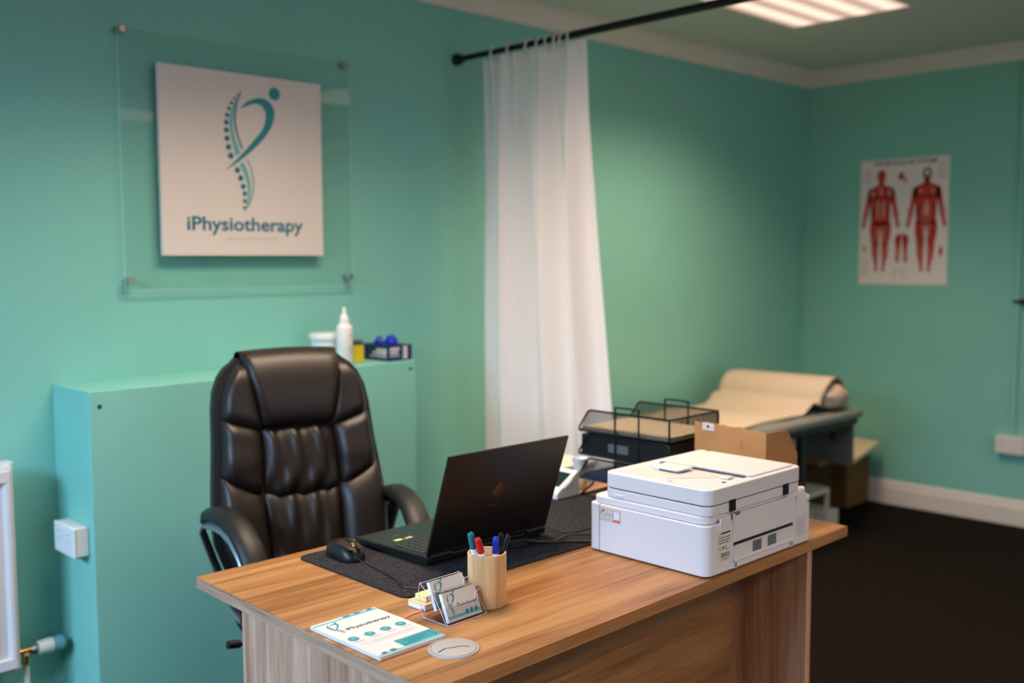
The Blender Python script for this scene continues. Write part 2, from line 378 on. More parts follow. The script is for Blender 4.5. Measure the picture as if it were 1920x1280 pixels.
DOTS = [(-0.0283,0.2336,0.0036),(-0.0371,0.225,0.0045),(-0.05,0.2125,0.005),(-0.0614,0.1966,0.0059),(-0.0719,0.1769,0.0068),(-0.079,0.154,0.0077),(-0.0826,0.1297,0.0086),(-0.0834,0.1034,0.009),(-0.0817,0.0759,0.0095),(-0.077,0.0473,0.0099),(-0.0694,0.0188,0.0104),(-0.0456,-0.0283,0.01),(-0.0337,-0.0547,0.0101),(-0.0248,-0.0824,0.0092),(-0.0199,-0.1072,0.0083),(-0.02,-0.1327,0.0073),(-0.0227,-0.1555,0.0055)]
def strip(A, C, n=26):
    """quads between two smoothed edge lines"""
    def line(P):
        q = spline([(x, y, 0) for x, y in P], 8); d = [0]
        for a, b_ in zip(q, q[1:]): d.append(d[-1]+(b_-a).length)
        out = []
        for k in range(n+1):
            t = d[-1]*k/n; i = 0
            while i < len(d)-2 and d[i+1] < t: i += 1
            out.append(q[i].lerp(q[i+1], min(1, max(0, (t-d[i])/max(1e-9, d[i+1]-d[i])))))
        return [(p.x, p.y) for p in out]
    a, c = line(A), line(C)
    return [[a[i], a[i+1], c[i+1], c[i]] for i in range(n)]
def spline(pts, n=6):
    out = []; P = [Vector(p) for p in pts]
    for i in range(len(P)-1):
        p0, p1, p2, p3 = P[max(0, i-1)], P[i], P[i+1], P[min(len(P)-1, i+2)]
        for k in range(n):
            t = k/n; out.append(.5*(2*p1+(p2-p0)*t+(2*p0-5*p1+4*p2-p3)*t*t+(3*p1-p0-3*p2+p3)*t**3))
    return out+[P[-1]]
def logo(F, parent, k=1.0):
    ps = []
    def add(A, C, mi, l=0): ps.extend((q, mi, l) for q in strip(A, C))
    add(BAND[:6], BAND[6:][::-1], 2)
    add(BAND2[:5], BAND2[5:][::-1]+[BAND2[4]], 2)
    add(BODY[:11], [BODY[0]]+BODY[11:][::-1]+[BODY[10]], 1, .0002*k)
    inner = BODY[11:]                                # darker stroke along the inner curve
    off = [(x+.0042*(1 if 0 < i < 6 else .3), y-.0022) for i, (x, y) in enumerate(inner)]
    add(inner[:7], off[:7], 0, .0004*k)
    add(DARK[:5], [DARK[0]]+DARK[5:][::-1], 0, .0002*k)
    add(THIN[:6], THIN[6:][::-1]+[THIN[5]], 1, .0002*k)
    ps.append((ell(HEAD[0], HEAD[1], HEAD[2]), 1))
    ps += [(ell(x, y, r*1.05, n=12), 0, .0003*k) for x, y, r in DOTS]
    return ink('logo', ps, [m_teal_d, m_teal_m, m_teal_l], F, parent)

# --- acrylic sign
sg = thing('acrylic_sign', 'clear acrylic sign with white square logo board on the back wall above the chair', 'sign', (1.825, YB, 1.36))
def S(x, z): return x-1.825, z-1.36
gx0, gz0 = S(1.383, 1.325); gx1, gz1 = S(2.262, 2.152)
B().box(gx0, gx1, -.030, -.026, gz0, gz1).build('clear_panel', m_acrylic, sg)
b = B()
for a in ((gx0-.0012, gx0-.0001, gz0, gz1), (gx1+.0001, gx1+.0012, gz0, gz1), (gx0, gx1, gz0-.0012, gz0-.0001), (gx0, gx1, gz1+.0001, gz1+.0012)): b.box(a[0], a[1], -.030, -.026, a[2], a[3])
b.build('edge_highlight', mat('pale_edge_highlight', (196, 220, 212), .3), sg)  # pale strips paint in the light caught by the sheet's cut edges
cx0, cz0 = S(1.504, 1.436); cx1, cz1 = S(2.121, 2.053)
B().box(cx0, cx1, -.045, -.0305, cz0, cz1).build('white_board', mat('white_sign_board', (228, 216, 208), .25), sg)
F = Fr((0, -.045, 1.755-1.36), (1, 0, 0), (0, 0, 1))
logo(F, sg)
letters('lettering', 'iPhysiotherapy', F, 1.5905-1.825, 1.5210-1.755, .4455, .0445, m_teal_d, sg, .022)
letters('tagline', 'your motion matters', F, 1.7308-1.825, 1.490-1.755, .199, .011, m_pale_ink, sg)
for (x, z) in ((1.396, 2.143), (2.243, 2.139), (2.246, 1.356), (1.398, 1.357)):
    px, pz = S(x, z)
    B().lathe([(0, 0), (.011, 0), (.011, .026), (.013, .027), (.013, .038), (.010, .042), (0, .042)], n=20, T=Matrix.Translation((px, 0, pz)) @ Matrix.Rotation(PI/2, 4, 'X')).build('standoff', m_chrome, sg)

# --- muscle chart
ps_ = thing('anatomy_poster', 'white muscle anatomy chart on the right wall', 'poster', (XR, 2.6, 1.27))
B().box(-.004, -.0005, -.26, .254, 0, .71).build('sheet', mat('poster_paper', (238, 226, 224), .5), ps_)
F = Fr((-.004, .254, 0), (0, -1, 0), (0, 0, 1))       # u runs rightwards as seen (towards -Y), v upwards
def P_(x, y): return ((x-150)/730*.514, (1160-y)/1040*.71)
def shape(pts, c): return smooth_poly([P_(c+x, y) for x, y in pts], 3)
def mirror(pts): return [(-x, y) for x, y in pts][::-1]
torso = [(0,322),(30,328),(64,346),(104,362),(112,405),(92,450),(76,500),(64,560),(72,600),(80,645),(30,665),(0,672),(-30,665),(-80,645),(-72,600),(-64,560),(-76,500),(-92,450),(-112,405),(-104,362),(-64,346),(-30,328)]
arm = [(84,366),(112,384),(124,440),(132,500),(148,560),(150,615),(160,660),(152,692),(134,680),(124,630),(106,580),(98,520),(76,440)]
leg = [(6,650),(80,640),(90,700),(80,780),(62,820),(70,880),(58,950),(40,1010),(44,1045),(22,1052),(18,1010),(20,940),(14,880),(20,820),(14,760),(4,700)]
head = [(0,205),(24,214),(38,245),(34,280),(22,302),(22,335),(-22,335),(-22,302),(-34,280),(-38,245),(-24,214)]
def figure(c, back):
    q = [(shape(torso, c), 0), (shape(head, c), 0 if not back else 1), (shape(arm, c), 0), (shape(mirror(arm), c), 0), (shape(leg, c), 0), (shape(mirror(leg), c), 0)]
    if back: q += [(shape([(0,222),(20,235),(18,262),(0,275),(-18,262),(-20,235)], c), 3, .0002)]
    hi = [[(-8,345),(8,345),(6,420),(-6,420)], [(16,470),(34,470),(30,590),(14,600)], [(-34,470),(-16,470),(-14,600),(-30,590)],
          [(32,680),(40,680),(40,790),(30,790)], [(-40,680),(-32,680),(-30,790),(-40,790)], [(30,850),(38,850),(34,960),(28,960)], [(-38,850),(-30,850),(-28,960),(-34,960)],
          [(112,520),(120,540),(130,610),(120,600)], [(-120,540),(-112,520),(-120,600),(-130,610)], [(58,385),(84,380),(90,410),(70,430)], [(-84,380),(-58,385),(-70,430),(-90,410)]]
    if back: hi = [[(-10,480),(10,480),(26,560),(0,610),(-26,560)], [(14,640),(24,640),(24,760),(14,760)], [(-24,640),(-14,640),(-14,760),(-24,760)], [(36,380),(60,390),(50,430)], [(-60,390),(-36,380),(-50,430)]] + hi[5:9]
    q += [(shape(h, c), 2 if not back else 2, .0002) for h in hi]
    dk = [[(10,425),(66,415),(60,440),(14,450)], [(-66,415),(-10,425),(-14,450),(-60,440)], [(50,700),(62,700),(54,790),(48,780)], [(-62,700),(-50,700),(-48,780),(-54,790)]]
    q += [(shape(h, c), 1, .0003) for h in dk]
    return ink('muscle_figure', q, [m_red, m_red_d, m_red_l, m_paper], F, ps_)
figure(330, False); figure(706, True)
sm = []
for (x, y, rx, ry, c) in ((495,265,26,34,0),(530,300,16,26,2),(195,860,18,28,2),(828,885,16,44,0)): sm.append((smooth_poly([P_(x+rx*math.cos(a*.785), y+ry*math.sin(a*.785)) for a in range(8)], 2), c))
for sx in (-1, 1):
    sm += [(smooth_poly([P_(512+sx*a, y) for a, y in ((4,745),(40,745),(60,800),(44,850),(50,960),(20,970),(12,870),(6,800))], 3), 0)]
    sm += [(smooth_poly([P_(512+sx*a, y) for a, y in ((14,765),(34,765),(40,800),(20,830))], 3), 1, .0002), (smooth_poly([P_(512+sx*a, y) for a, y in ((22,870),(36,870),(34,940),(24,940))], 3), 2, .0002)]
for q in sm[:4]: ink('detail_drawing', [q], [m_red, m_red_d, m_red_l], F, ps_)
for q in (sm[4:7], sm[7:10]): ink('detail_drawing', q, [m_red, m_red_d, m_red_l], F, ps_)
letters('title', 'THE MUSCULAR SYSTEM', F, P_(255, 0)[0], P_(0, 168)[1], P_(780, 0)[0]-P_(255, 0)[0], .021, m_black_ink, ps_, .02)
for (x0, x1, y0, y1) in ((172,245,195,320),(790,862,180,310),(165,235,950,1090),(440,480,1030,1110),(510,545,1030,1110)):
    y = y0; ln = []
    while y < y1: ln.append(([P_(x0, y), P_(x1, y), P_(x1, y-5), P_(x0, y-5)], 0)); y += 15
    ink('caption', ln, [m_pale_ink], F, ps_)

# --- sockets, trunking, radiator
def socket(t, F, wd, hh):
    for s in (-1, 1):
        cx = s*wd*.26
        ps = [(rect(cx-.0015, .018-.004, cx+.0015, .018+.004), 0), (rect(cx-.015, -.004, cx-.008, -.0015), 0), (rect(cx+.008, -.004, cx+.015, -.0015), 0)]
        ink('pin_holes', ps, [m_grey_ink], F, t)
ws = thing('wall_socket', 'white double wall socket on the right wall below the cable trunking', 'socket', (XR, 1.965, .385))
B().box(-.045, -.0005, -.075, .073, 0, .095).build('face_plate', m_white_gloss, ws, bevel=.004)
socket(ws, Fr((-.045, 0, .05), (0, -1, 0), (0, 0, 1)), .15, .09)
for s in (-1, 1): B().box(-.049, -.045, s*.014-.006, s*.014+.006, .062, .08).build('rocker_switch', m_plastic, ws, bevel=.001)
tag(B().box(XR-.016, XR-.0005, 1.948, 1.975, .48, 2.44).build('cable_trunking', m_wall, bevel=.002), 'slim teal painted cable trunking rising from the right wall socket', 'trunking')
ls = thing('wall_socket', 'white double socket on the side of the teal ledge above the radiator valve', 'socket', (LX0, 3.035, .555))
B().box(-.038, -.0005, -.072, .074, 0, .088).build('back_box', m_white_gloss, ls, bevel=.004)
B().box(-.047, -.038, -.074, .076, -.001, .089).build('face_plate', m_plastic, ls, bevel=.004)
socket(ls, Fr((-.047, 0, .046), (0, -1, 0), (0, 0, 1)), .146, .088)
for s in (-1, 1): B().box(-.051, -.047, s*.014-.006, s*.014+.006, .058, .076).build('rocker_switch', m_plastic, ls, bevel=.001)

rd = thing('radiator', 'white panel radiator at the left end of the back wall', 'radiator', (.4, YB, .22))
m_rad = mat('radiator_enamel', (222, 218, 218), .35)
x0, x1, z1, yf = -.5, .592, .612, -.135
B().box(x0, x1, yf+.012, -.045, 0, z1).build('body', m_rad, rd, bevel=.006)
b = B()                                      # front pressed panel with a sunken field and vertical channels
b.box(x0+.003, x1-.012, yf, yf+.012, .012, .045).box(x0+.003, x1-.012, yf, yf+.012, z1-.05, z1-.014)
xx = x1-.012
while xx > x0+.06:
    b.prism([(xx, yf+.012), (xx, yf), (xx-.012, yf), (xx-.024, yf+.012)], 2, .045, z1-.05); xx -= .062
b.build('front_panel', m_rad, rd, bevel=.003)
b = B()
for i in range(26): b.box(x0+.02+i*.042, x0+.05+i*.042, yf+.03, -.06, z1, z1+.004)
b.build('top_grille', m_rad, rd)
B().tube([(x1-.02, -.09, .042), (x1+.045, -.09, .042)], .009, 12).build('valve_tail', m_brass, rd)
v = B().lathe([(0, 0), (.013, 0), (.016, .004), (.016, .016), (.011, .02), (0, .02)], n=8, T=Matrix.Translation((x1+.04, -.09, .042)) @ Matrix.Rotation(PI/2, 4, 'Y')).build('valve_nut', m_chrome, rd)
B().lathe([(0, 0), (.019, 0), (.021, .004), (.023, .04), (.022, .044), (0, .044)], n=28, T=Matrix.Translation((x1+.058, -.09, .042)) @ Matrix.Rotation(PI/2, 4, 'Y')).build('thermostat_body', m_plastic_warm, rd)
b = B(); T = Matrix.Translation((x1+.102, -.09, .042)) @ Matrix.Rotation(PI/2, 4, 'Y')
b.lathe([(0, 0), (.020, 0), (.020, .028), (.015, .034), (0, .034)], n=24, T=T)
for k in range(14): b.box(.019, .0225, -.0018, .0018, .004, .029, T=T @ Matrix.Rotation(2*PI*k/14, 4, 'Z'))
b.build('thermostat_dial', mat('grey_dial', (120, 165, 172), .4), rd)
B().tube([(x1+.025, -.09, .04), (x1+.025, -.09, -.219)], .0085, 12).build('supply_pipe', m_white_gloss, rd)
B().tube([(x1+.025, -.09, .03), (x1+.025, -.09, .005)], .013, 10).build('pipe_nut', m_brass, rd)

# --- dark wall shelf at the right edge
b = B(); b.prism([(1.99, 1.192), (1.45, 1.06), (1.45, 1.305)], 0, XR-.03, XR-.001)
tag(b.build('wall_bracket', m_black, bevel=.004), 'black pointed bracket on the right wall at the edge of view', 'bracket')

# --- curtain rod and curtain
RX, RZ = 2.814, 2.238
rod = thing('curtain_rod', 'black curtain rod running out from the back wall', 'curtain rod', (RX, YB, RZ))
B().tube([(0, -.02, 0), (0, -.66, 0)], .0115, 14).build('inner_tube', m_blackmetal, rod)
B().tube([(0, -.64, 0), (0, -3.4, 0)], .0145, 14).build('outer_tube', m_blackmetal, rod)
B().lathe([(0, 0), (.024, 0), (.024, .022), (.018, .034), (.0125, .05), (0, .05)], n=20, T=Matrix.Rotation(PI/2, 4, 'X')).build('end_cap', m_black, rod)
B().tube([(0, -3.38, .0), (0, -3.38, CEIL-RZ)], .010, 12).build('ceiling_hanger', m_blackmetal, rod)

m_curt = bpy.data.materials.new('white_curtain'); m_curt.use_nodes = True; nt = m_curt.node_tree; nt.nodes.clear()
o_ = nt.nodes.new('ShaderNodeOutputMaterial'); mx = nt.nodes.new('ShaderNodeMixShader'); d_ = nt.nodes.new('ShaderNodeBsdfDiffuse'); t_ = nt.nodes.new('ShaderNodeBsdfTranslucent')
d_.inputs[0].default_value = (*lin((248, 243, 242)), 1); t_.inputs[0].default_value = (*lin((248, 243, 240)), 1); mx.inputs[0].default_value = .14
nt.links.new(d_.outputs[0], mx.inputs[1]); nt.links.new(t_.outputs[0], mx.inputs[2]); nt.links.new(mx.outputs[0], o_.inputs[0])
cu = thing('curtain', 'white privacy curtain gathered on the black rod near the back wall', 'curtain', (RX, 2.75, 0))
RY = [2.979, 2.888, 2.786, 2.729, 2.684, 2.638, 2.608, 2.571]
def cloth(u, v):                             # u 0 at the wall side, v 0 at the top
    z = 2.221-v*2.176
    y0 = 3.047+.012*v; y1 = 2.497-.10*min(1, max(0, (v-.12)/.55))**1.2-.02*v
    y = y0+(y1-y0)*u
    f = min(1, v*4)
    ph = 2*PI*(3.15*u**1.15)+.5+.25*math.sin(2.2*v)
    x = (.008+.034*f)*math.sin(ph)+(.004+.010*f)*math.sin(2.3*ph+1.3+1.2*v)+.010*(1-f)*math.sin(2*PI*8*u)
    x += .003*math.sin(21*u+11*v)*f+.006*math.exp(-((u-.62)/.06)**2)*math.sin(9*v)
    y += .016*math.cos(ph)*(.25+.75*f)
    dip = .006*abs(math.sin(PI*u*7.5))*(1-v/.02) if v < .02 else 0
    return Vector((x, y-2.75, z-dip))
o = B().grid(cloth, 150, 60).build('cloth', m_curt, cu, angle=180)
for i, y in enumerate(RY):
    pts = [(.021*math.sin(a*PI/8)+.002*math.sin(i*2), y-2.75+.006*math.sin(i*1.9)*math.cos(a*PI/8), RZ-.010+.026*math.cos(a*PI/8)) for a in range(16)]
    B().tube(pts, .0042, 6, closed=True).build('curtain_ring', m_plastic, cu)

# ================================================================== on the ledge
LZ = 1.049
tub = thing('plastic_tub', 'white lidded tub on the teal ledge behind the chair', 'tub', (2.083, 3.095, LZ))
B().lathe([(0, 0), (.05, 0), (.052, .004), (.058, .082), (.056, .083), (0, .083)]).build('body', m_plastic, tub)
B().lathe([(.0575, .05), (.0585, .05), (.0585, .054), (.0575, .054)]).build('blue_band', m_teal_d, tub)
B().lathe([(0, .084), (.062, .084), (.064, .088), (.064, .104), (.061, .108), (.0, .108)]).build('lid', m_plastic, tub)
bo = thing('squeeze_bottle', 'tall white squeeze bottle with nozzle on the ledge', 'bottle', (2.083, 2.985, LZ))
B().lathe([(0, 0), (.026, 0), (.029, .004), (.029, .13), (.027, .138), (.016, .148), (0, .148)]).build('body', m_plastic, bo)
B().lathe([(0, .146), (.018, .146), (.0185, .15), (.016, .166), (.011, .178), (.0075, .18), (.0065, .2), (.004, .203), (0, .203)], n=24).build('nozzle_cap', m_plastic, bo)
b = B()
for (z, w_) in ((.105, .5), (.095, .35), (.06, .42), (.05, .3), (.04, .36)):
    for k in range(10):
        a0 = -PI/2+.15+w_*k/10-.1; a1 = a0+w_/10
        b.poly([(.0293*math.cos(a0), .0293*math.sin(a0), z), (.0293*math.cos(a1), .0293*math.sin(a1), z), (.0293*math.cos(a1), .0293*math.sin(a1), z+.004), (.0293*math.cos(a0), .0293*math.sin(a0), z+.004)])
b.build('label_print', mat('faded_blue_ink', (150, 150, 178), .6), bo)
yb = thing('plastic_container', 'short yellow container with dark lid between white bottle and glove box', 'container', (2.165, 3.03, LZ))
B().rbox(-.03, .024, -.024, .024, 0, .062, .014).build('body', m_yellow, yb, bevel=.002)
B().rbox(-.026, .02, -.02, .02, .062, .08, .012).build('lid', mat('slate_cap', (70, 84, 92), .5), yb, bevel=.002)
gb = thing('glove_box', 'navy glove box with blue gloves poking out of the top, on the ledge', 'box', (2.252, 2.952, LZ))
B().box(0, .108, 0, .172, 0, .058).build('carton', m_navy, gb, bevel=.001)
def tuft(cx, cy, r, h, ph):
    b = B()
    b.grid(lambda u, v: Vector((cx+r*(1+.25*math.sin(3*2*PI*u+ph))*math.cos(2*PI*u)*math.sin(PI*(.06+.62*(1-v)))**.8, cy+r*(1+.22*math.sin(4*2*PI*u+ph*2))*math.sin(2*PI*u)*math.sin(PI*(.06+.62*(1-v)))**.8, .056+h*v*(1+.12*math.sin(5*2*PI*u+ph)))), 30, 8, closeu=True)
    return b
tuft(.045, .115, .018, .028, .4).build('glove', m_blue_glove, gb); tuft(.06, .062, .023, .035, 1.7).build('glove', m_blue_glove, gb)
F = Fr((0, .172, 0), (0, -1, 0), (0, 0, 1)); F2 = Fr((0, 0, 0), (1, 0, 0), (0, 0, 1))
m_pinkw = mat('white_print', (216, 206, 210), .6)
ink('label_print', [(rect(.098, .036, .16, .046), 0), (rect(.075, .024, .16, .034), 0), (rect(.058, .014, .16, .019), 0)], [m_pinkw], F, gb)
ink('label_print', [(rect(.006, .04, .05, .05), 0), (rect(.006, .028, .044, .036), 0), (rect(.006, .018, .05, .022), 0), ], [m_pinkw], F2, gb)
ink('label_strip', [(rect(.066, .008, .086, .054), 0), (rect(.07, .012, .073, .05), 1, .0002)], [m_pinkw, m_grey_ink], F2, gb)

# ================================================================== office chair
ch = thing('office_chair', 'black leather executive office chair behind the desk', 'chair', (1.528, 2.307, 0), math.radians(-13))
def by(x, z): return .14+(z-.6)*.22-.35*x*x
def lerp(a, b, t): return a+(b-a)*t
def interp(tab, z):
    if z <= tab[0][0]: return tab[0][1]
    for (a, p), (c, q) in zip(tab, tab[1:]):
        if z <= c: return lerp(p, q, (z-a)/(c-a))
    return tab[-1][1]
OUT = [(.44, .15), (.52, .185), (.58, .215), (.64, .236), (.7, .240), (.8, .231), (.9, .221), (1.0, .215), (1.05, .207), (1.09, .190), (1.12, .165), (1.135, .137)]
INN = [(.44, .11), (.64, .108), (.77, .113), (.95, .106), (1.16, .146)]
def cushion(name, pf, bulge, nu, nv, base=.0, wr=None, px=4.0):
    b = B()
    def fn(u, v):
        x, z = pf(u, v)
        e = max(0, (1-abs(2*u-1)**px)*(1-abs(2*v-1)**px))**.5
        d = base+bulge*e*(1 if bulge else 1)
        if wr: d += wr(u, v)*e
        return Vector((x, by(x, z)-d, z))
    b.grid(fn, nu, nv)
    b.grid(lambda u, v: Vector((pf(u, v)[0], by(*pf(u, v))+.012, pf(u, v)[1])), nu, nv)
    bmesh.ops.remove_doubles(b.bm, verts=b.bm.verts, dist=1e-5)
    return b.build(name, m_leather, ch, angle=80)
# shell
b = B(); prof = []
zs = [.44, .48, .52, .55, .58, .61, .64, .7, .8, .9, 1.0, 1.05, 1.09, 1.115, 1.13, 1.14]
for z in zs: prof.append((interp(OUT, z)+.014, z))
def shell_ring(off):
    return [(x, z) for x, z in prof]+[(-x, z) for x, z in prof[::-1]]
for (s0, s1, d0, d1) in ((1.0, 1.0, .0, .05), ):
    ring = shell_ring(0); n = len(ring)
    layers = []
    for (d, k) in ((-.004, .985), (.008, 1.0), (.05, 1.0), (.075, .95), (.085, .8)):
        layers.append([b.bm.verts.new((x*k, by(x*k, z)+d, .8+(z-.8)*(k if k < 1 else 1))) for x, z in ring])
    for A, C in zip(layers, layers[1:]):
        for i in range(n): b._f([A[i], A[(i+1) % n], C[(i+1) % n], C[i]])
    b._f(layers[0]); b._f(layers[-1])
b.build('back_shell', m_leather_side, ch, angle=50)
# seam piping round the shell edge
pp = [(x*1.0, by(x, z)+.006, z) for x, z in shell_ring(0)]
B().tube(pp, .004, 6).build('piping', m_leather_side, ch)
for s in (-1, 1):
    def up_(u, v, s=s):
        z0 = lerp(.930, .976, u); z1 = 1.128-.0*u
        z = lerp(z0, z1, v); xi = interp(INN, z)-.012; xo = interp(OUT, z)
        return s*lerp(xi, max(xo, xi+.01), u), z
    def mid_(u, v, s=s):
        z = lerp(lerp(.762, .822, u), lerp(.952, .990, u), v)
        return s*lerp(interp(INN, z), interp(OUT, z), u), z
    def low_(u, v, s=s):
        z = lerp(.45, lerp(.780, .840, u), v)
        return s*lerp(interp(INN, z), interp(OUT, z), u), z
    cushion('side_bolster', up_, .052, 18, 22, .004)
    cushion('side_bolster', mid_, .055, 18, 22, .004, lambda u, v: .002*math.sin(14*v+3*u))
    cushion('side_bolster', low_, .055, 18, 26, .004)
def wr1(u, v): return (.0062*math.sin(20*u+2.4*math.sin(4*v+2)+1)+.003*math.sin(41*u+3*v))*(.45+.55*abs(2*v-1)**1.2)
def wr2(u, v): return (.006*math.sin(22*u+1.5*math.sin(5*v)+2)+.003*math.sin(43*u))*(.25+.75*v**2)
def cm(u, v):
    z = lerp(.758, .962, v); x = (interp(INN, z)+.004)*(2*u-1); return x, z-.006*(1-(2*u-1)**2)
def cl(u, v):
    z = lerp(.45, .782, v); x = (interp(INN, z)+.004)*(2*u-1); return x, z-.006*(1-(2*u-1)**2)
cushion('centre_cushion', cm, .046, 60, 26, .004, wr1)
cushion('centre_cushion', cl, .046, 60, 30, .004, wr2)
# headrest roll: rises over the top of the back and wraps behind
b = B()
def hr(u, v):
    # v: 0 front bottom -> 1 behind the top
    xh = 2*u-1
    pts = [(.948, .010), (.965, .050), (1.02, .068), (1.09, .070), (1.145, .052), (1.167, .012), (1.160, -.04), (1.12, -.075)]
    t = v*(len(pts)-1); i = min(int(t), len(pts)-2); f = t-i
    def cr(a, k):
        g = lambda j: pts[max(0, min(len(pts)-1, j))][k]
        p0, p1, p2, p3 = g(a-1), g(a), g(a+1), g(a+2)
        return .5*(2*p1+(-p0+p2)*f+(2*p0-5*p1+4*p2-p3)*f*f+(-p0+3*p1-3*p2+p3)*f**3)
    z, d = cr(i, 0), cr(i, 1)
    w_ = interp([(.94, .106), (1.0, .116), (1.1, .138), (1.17, .145)], z) if v < .72 else .145
    e = max(0, 1-abs(xh)**14)**.5
    x = xh*w_
    dd = (d+.012)*(.35+.65*e)-.012 if d > 0 else d
    return Vector((x, by(x, min(z, 1.16))-dd, z-.006*xh*xh*(v > .4)))
b.grid(hr, 36, 42)
b.build('headrest', m_leather, ch, angle=180)
o = ch.children[-1]; so = o.modifiers.new('thick', 'SOLIDIFY'); so.thickness = .006; so.offset = -1
# arms
for s in (-1, 1):
    path = [(.155, .715), (.13, .738), (.07, .749), (0, .748), (-.06, .732), (-.115, .697), (-.152, .648), (-.168, .60)]
    def ax_(y): return s*(.248+.12*y)
    B().tube([(ax_(y), y, z) for y, z in path], [.024, .032, .037, .037, .036, .036, .034, .026], 16, flat=.6, upv=(0, -.4, 1)).build('arm_pad', m_leather_side, ch, angle=60)
    p2 = [(ax_(.15)*1.04, .15, .70)]+[(ax_(y)*1.04, y+.012, z-.026) for y, z in path[1:]]+[(s*.222, -.165, .53), (s*.215, -.13, .47), (s*.19, -.05, .432), (s*.19, .08, .432), (s*.215, .13, .48), (s*.255, .155, .6), (s*.285, .155, .69)]
    B().tube(p2, .022, 10, closed=True, flat=.3, upv=None).build('arm_frame', m_silver, ch, angle=60)
# seat, mechanism, base
def seat(u, v): return Vector(((2*u-1)*.215*(1-.08*(2*v-1)**4), lerp(-.27, .16, v), .44+.085*max(0, (1-abs(2*u-1)**4)*(1-abs(2*v-1)**4))**.5))
b = B(); b.grid(seat, 24, 24); b.grid(lambda u, v: Vector(((2*u-1)*.215*(1-.08*(2*v-1)**4), lerp(-.27, .16, v), .43)), 24, 24)
bmesh.ops.remove_doubles(b.bm, verts=b.bm.verts, dist=1e-5); b.build('seat', m_leather, ch, angle=70)
B().box(-.12, .12, -.12, .14, .385, .425).build('tilt_mechanism', m_black, ch, bevel=.006)
B().tube([(-.10, 0, .405), (-.27, -.02, .425)], .006, 8).tube([(-.24, -.018, .423), (-.272, -.023, .428)], .011, 10).build('tilt_lever', m_black, ch)
B().lathe([(0, .07), (.03, .07), (.03, .2), (.022, .21), (.022, .39), (0, .39)], n=20).build('gas_column', m_black, ch)
for k in range(5):
    a = 2*PI*k/5+.3; dx, dy = math.cos(a), math.sin(a)
    B().tube([(0, 0, .10), (dx*.15, dy*.15, .095), (dx*.3, dy*.3, .075)], [.03, .026, .018], 10).build('base_leg', m_black, ch)
    B().lathe([(0, -.012), (.026, -.012), (.029, -.006), (.029, .006), (.026, .012), (0, .012)], n=18, T=Matrix.Translation((dx*.3, dy*.3, .03)) @ Matrix.Rotation(a+1.2, 4, 'Z') @ Matrix.Rotation(PI/2, 4, 'X')).build('castor', m_black, ch)

# ================================================================== desk
DZ = .74
dk = thing('desk', 'oak-effect office desk with overhanging top', 'desk', (1.69, 1.61, 0))
def D(x, y): return x-1.69, y-1.61
TL, TR_, TN, TB = D(1.008, 2.011), D(2.387, 1.223), D(.992, 1.206), D(2.402, 2.02)
b = B(); pts = [TN, TR_, TB, TL]
b.prism(pts, 2, DZ-.0255, DZ-.0008)
b.bm.normal_update()
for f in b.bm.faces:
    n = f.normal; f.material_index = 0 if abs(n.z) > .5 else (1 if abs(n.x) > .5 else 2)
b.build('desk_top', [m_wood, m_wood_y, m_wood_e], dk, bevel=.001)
b = B(); b.prism([TN, TR_, TB, TL], 2, DZ-.0008, DZ); b.build('top_laminate', m_wood, dk)
b = B(); b.box(.992-1.69+.025, 1.012-1.69+.03, 1.285-1.61, 1.835-1.61, 0, DZ-.026).build('leg_panel', m_wood_v, dk, bevel=.0008)
B().box(2.200-1.69, 2.222-1.69, 1.23-1.61, 1.835-1.61, 0, DZ-.026).build('leg_panel', m_wood_v, dk, bevel=.0008)
B().box(1.045-1.69, 2.1995-1.69, 1.44-1.61, 1.458-1.61, .12, DZ-.026).build('modesty_panel', wood('oak_modesty', 0, (120, 84, 52), (150, 110, 72), (170, 128, 88)), dk)
m_grom = mat('grey_grommet', (172, 164, 158), .45)
gr = B().lathe([(0, 0), (.0455, 0), (.0455, .0016), (.0445, .003), (.0415, .003), (.041, .0018), (0, .0018)], c=(1.134-1.69, 1.311-1.61, DZ), n=48).build('cable_grommet', m_grom, dk)
B().lathe([(0, .0019), (.0395, .0019), (.0395, .0034), (.038, .0038), (0, .0038)], c=(1.134-1.69, 1.311-1.61, DZ), n=48).build('grommet_cap', m_grom, gr)
F = Fr((1.134-1.69, 1.311-1.61, DZ+.0038), (1, 0, 0), (0, 1, 0), .0002)
ink('cable_notch', [([(-.034, .002), (-.014, .007), (-.004, .001), (.012, -.003), (.024, -.016), (.022, -.018), (.011, -.0055), (-.005, -.0015), (-.014, .0045), (-.034, -.0015)], 0)], [m_black_ink], F, gr)

# ================================================================== things on the desk
EPS = .0004
mt = thing('desk_mat', 'large charcoal felt desk mat under laptop and mouse', 'desk mat', (1.7, 1.77, DZ+EPS))
B().rbox(1.238-1.7, 2.155-1.7, 1.572-1.77, 1.975-1.77, 0, .0034, .025).build('felt', m_felt, mt)
e = []
r_ = .025
for (cx, cy, a) in ((2.155-r_, 1.572+r_, -PI/2), (2.155-r_, 1.975-r_, 0), (1.238+r_, 1.975-r_, PI/2), (1.238+r_, 1.572+r_, PI)):
    for i in range(7): t = a+PI/2*i/6; e.append((cx+r_*math.cos(t)-1.7, cy+r_*math.sin(t)-1.77, .002))
B().tube(e, .0021, 6, closed=True).build('stitched_edge', m_felt_edge, mt)
MZ = DZ+EPS+.0042

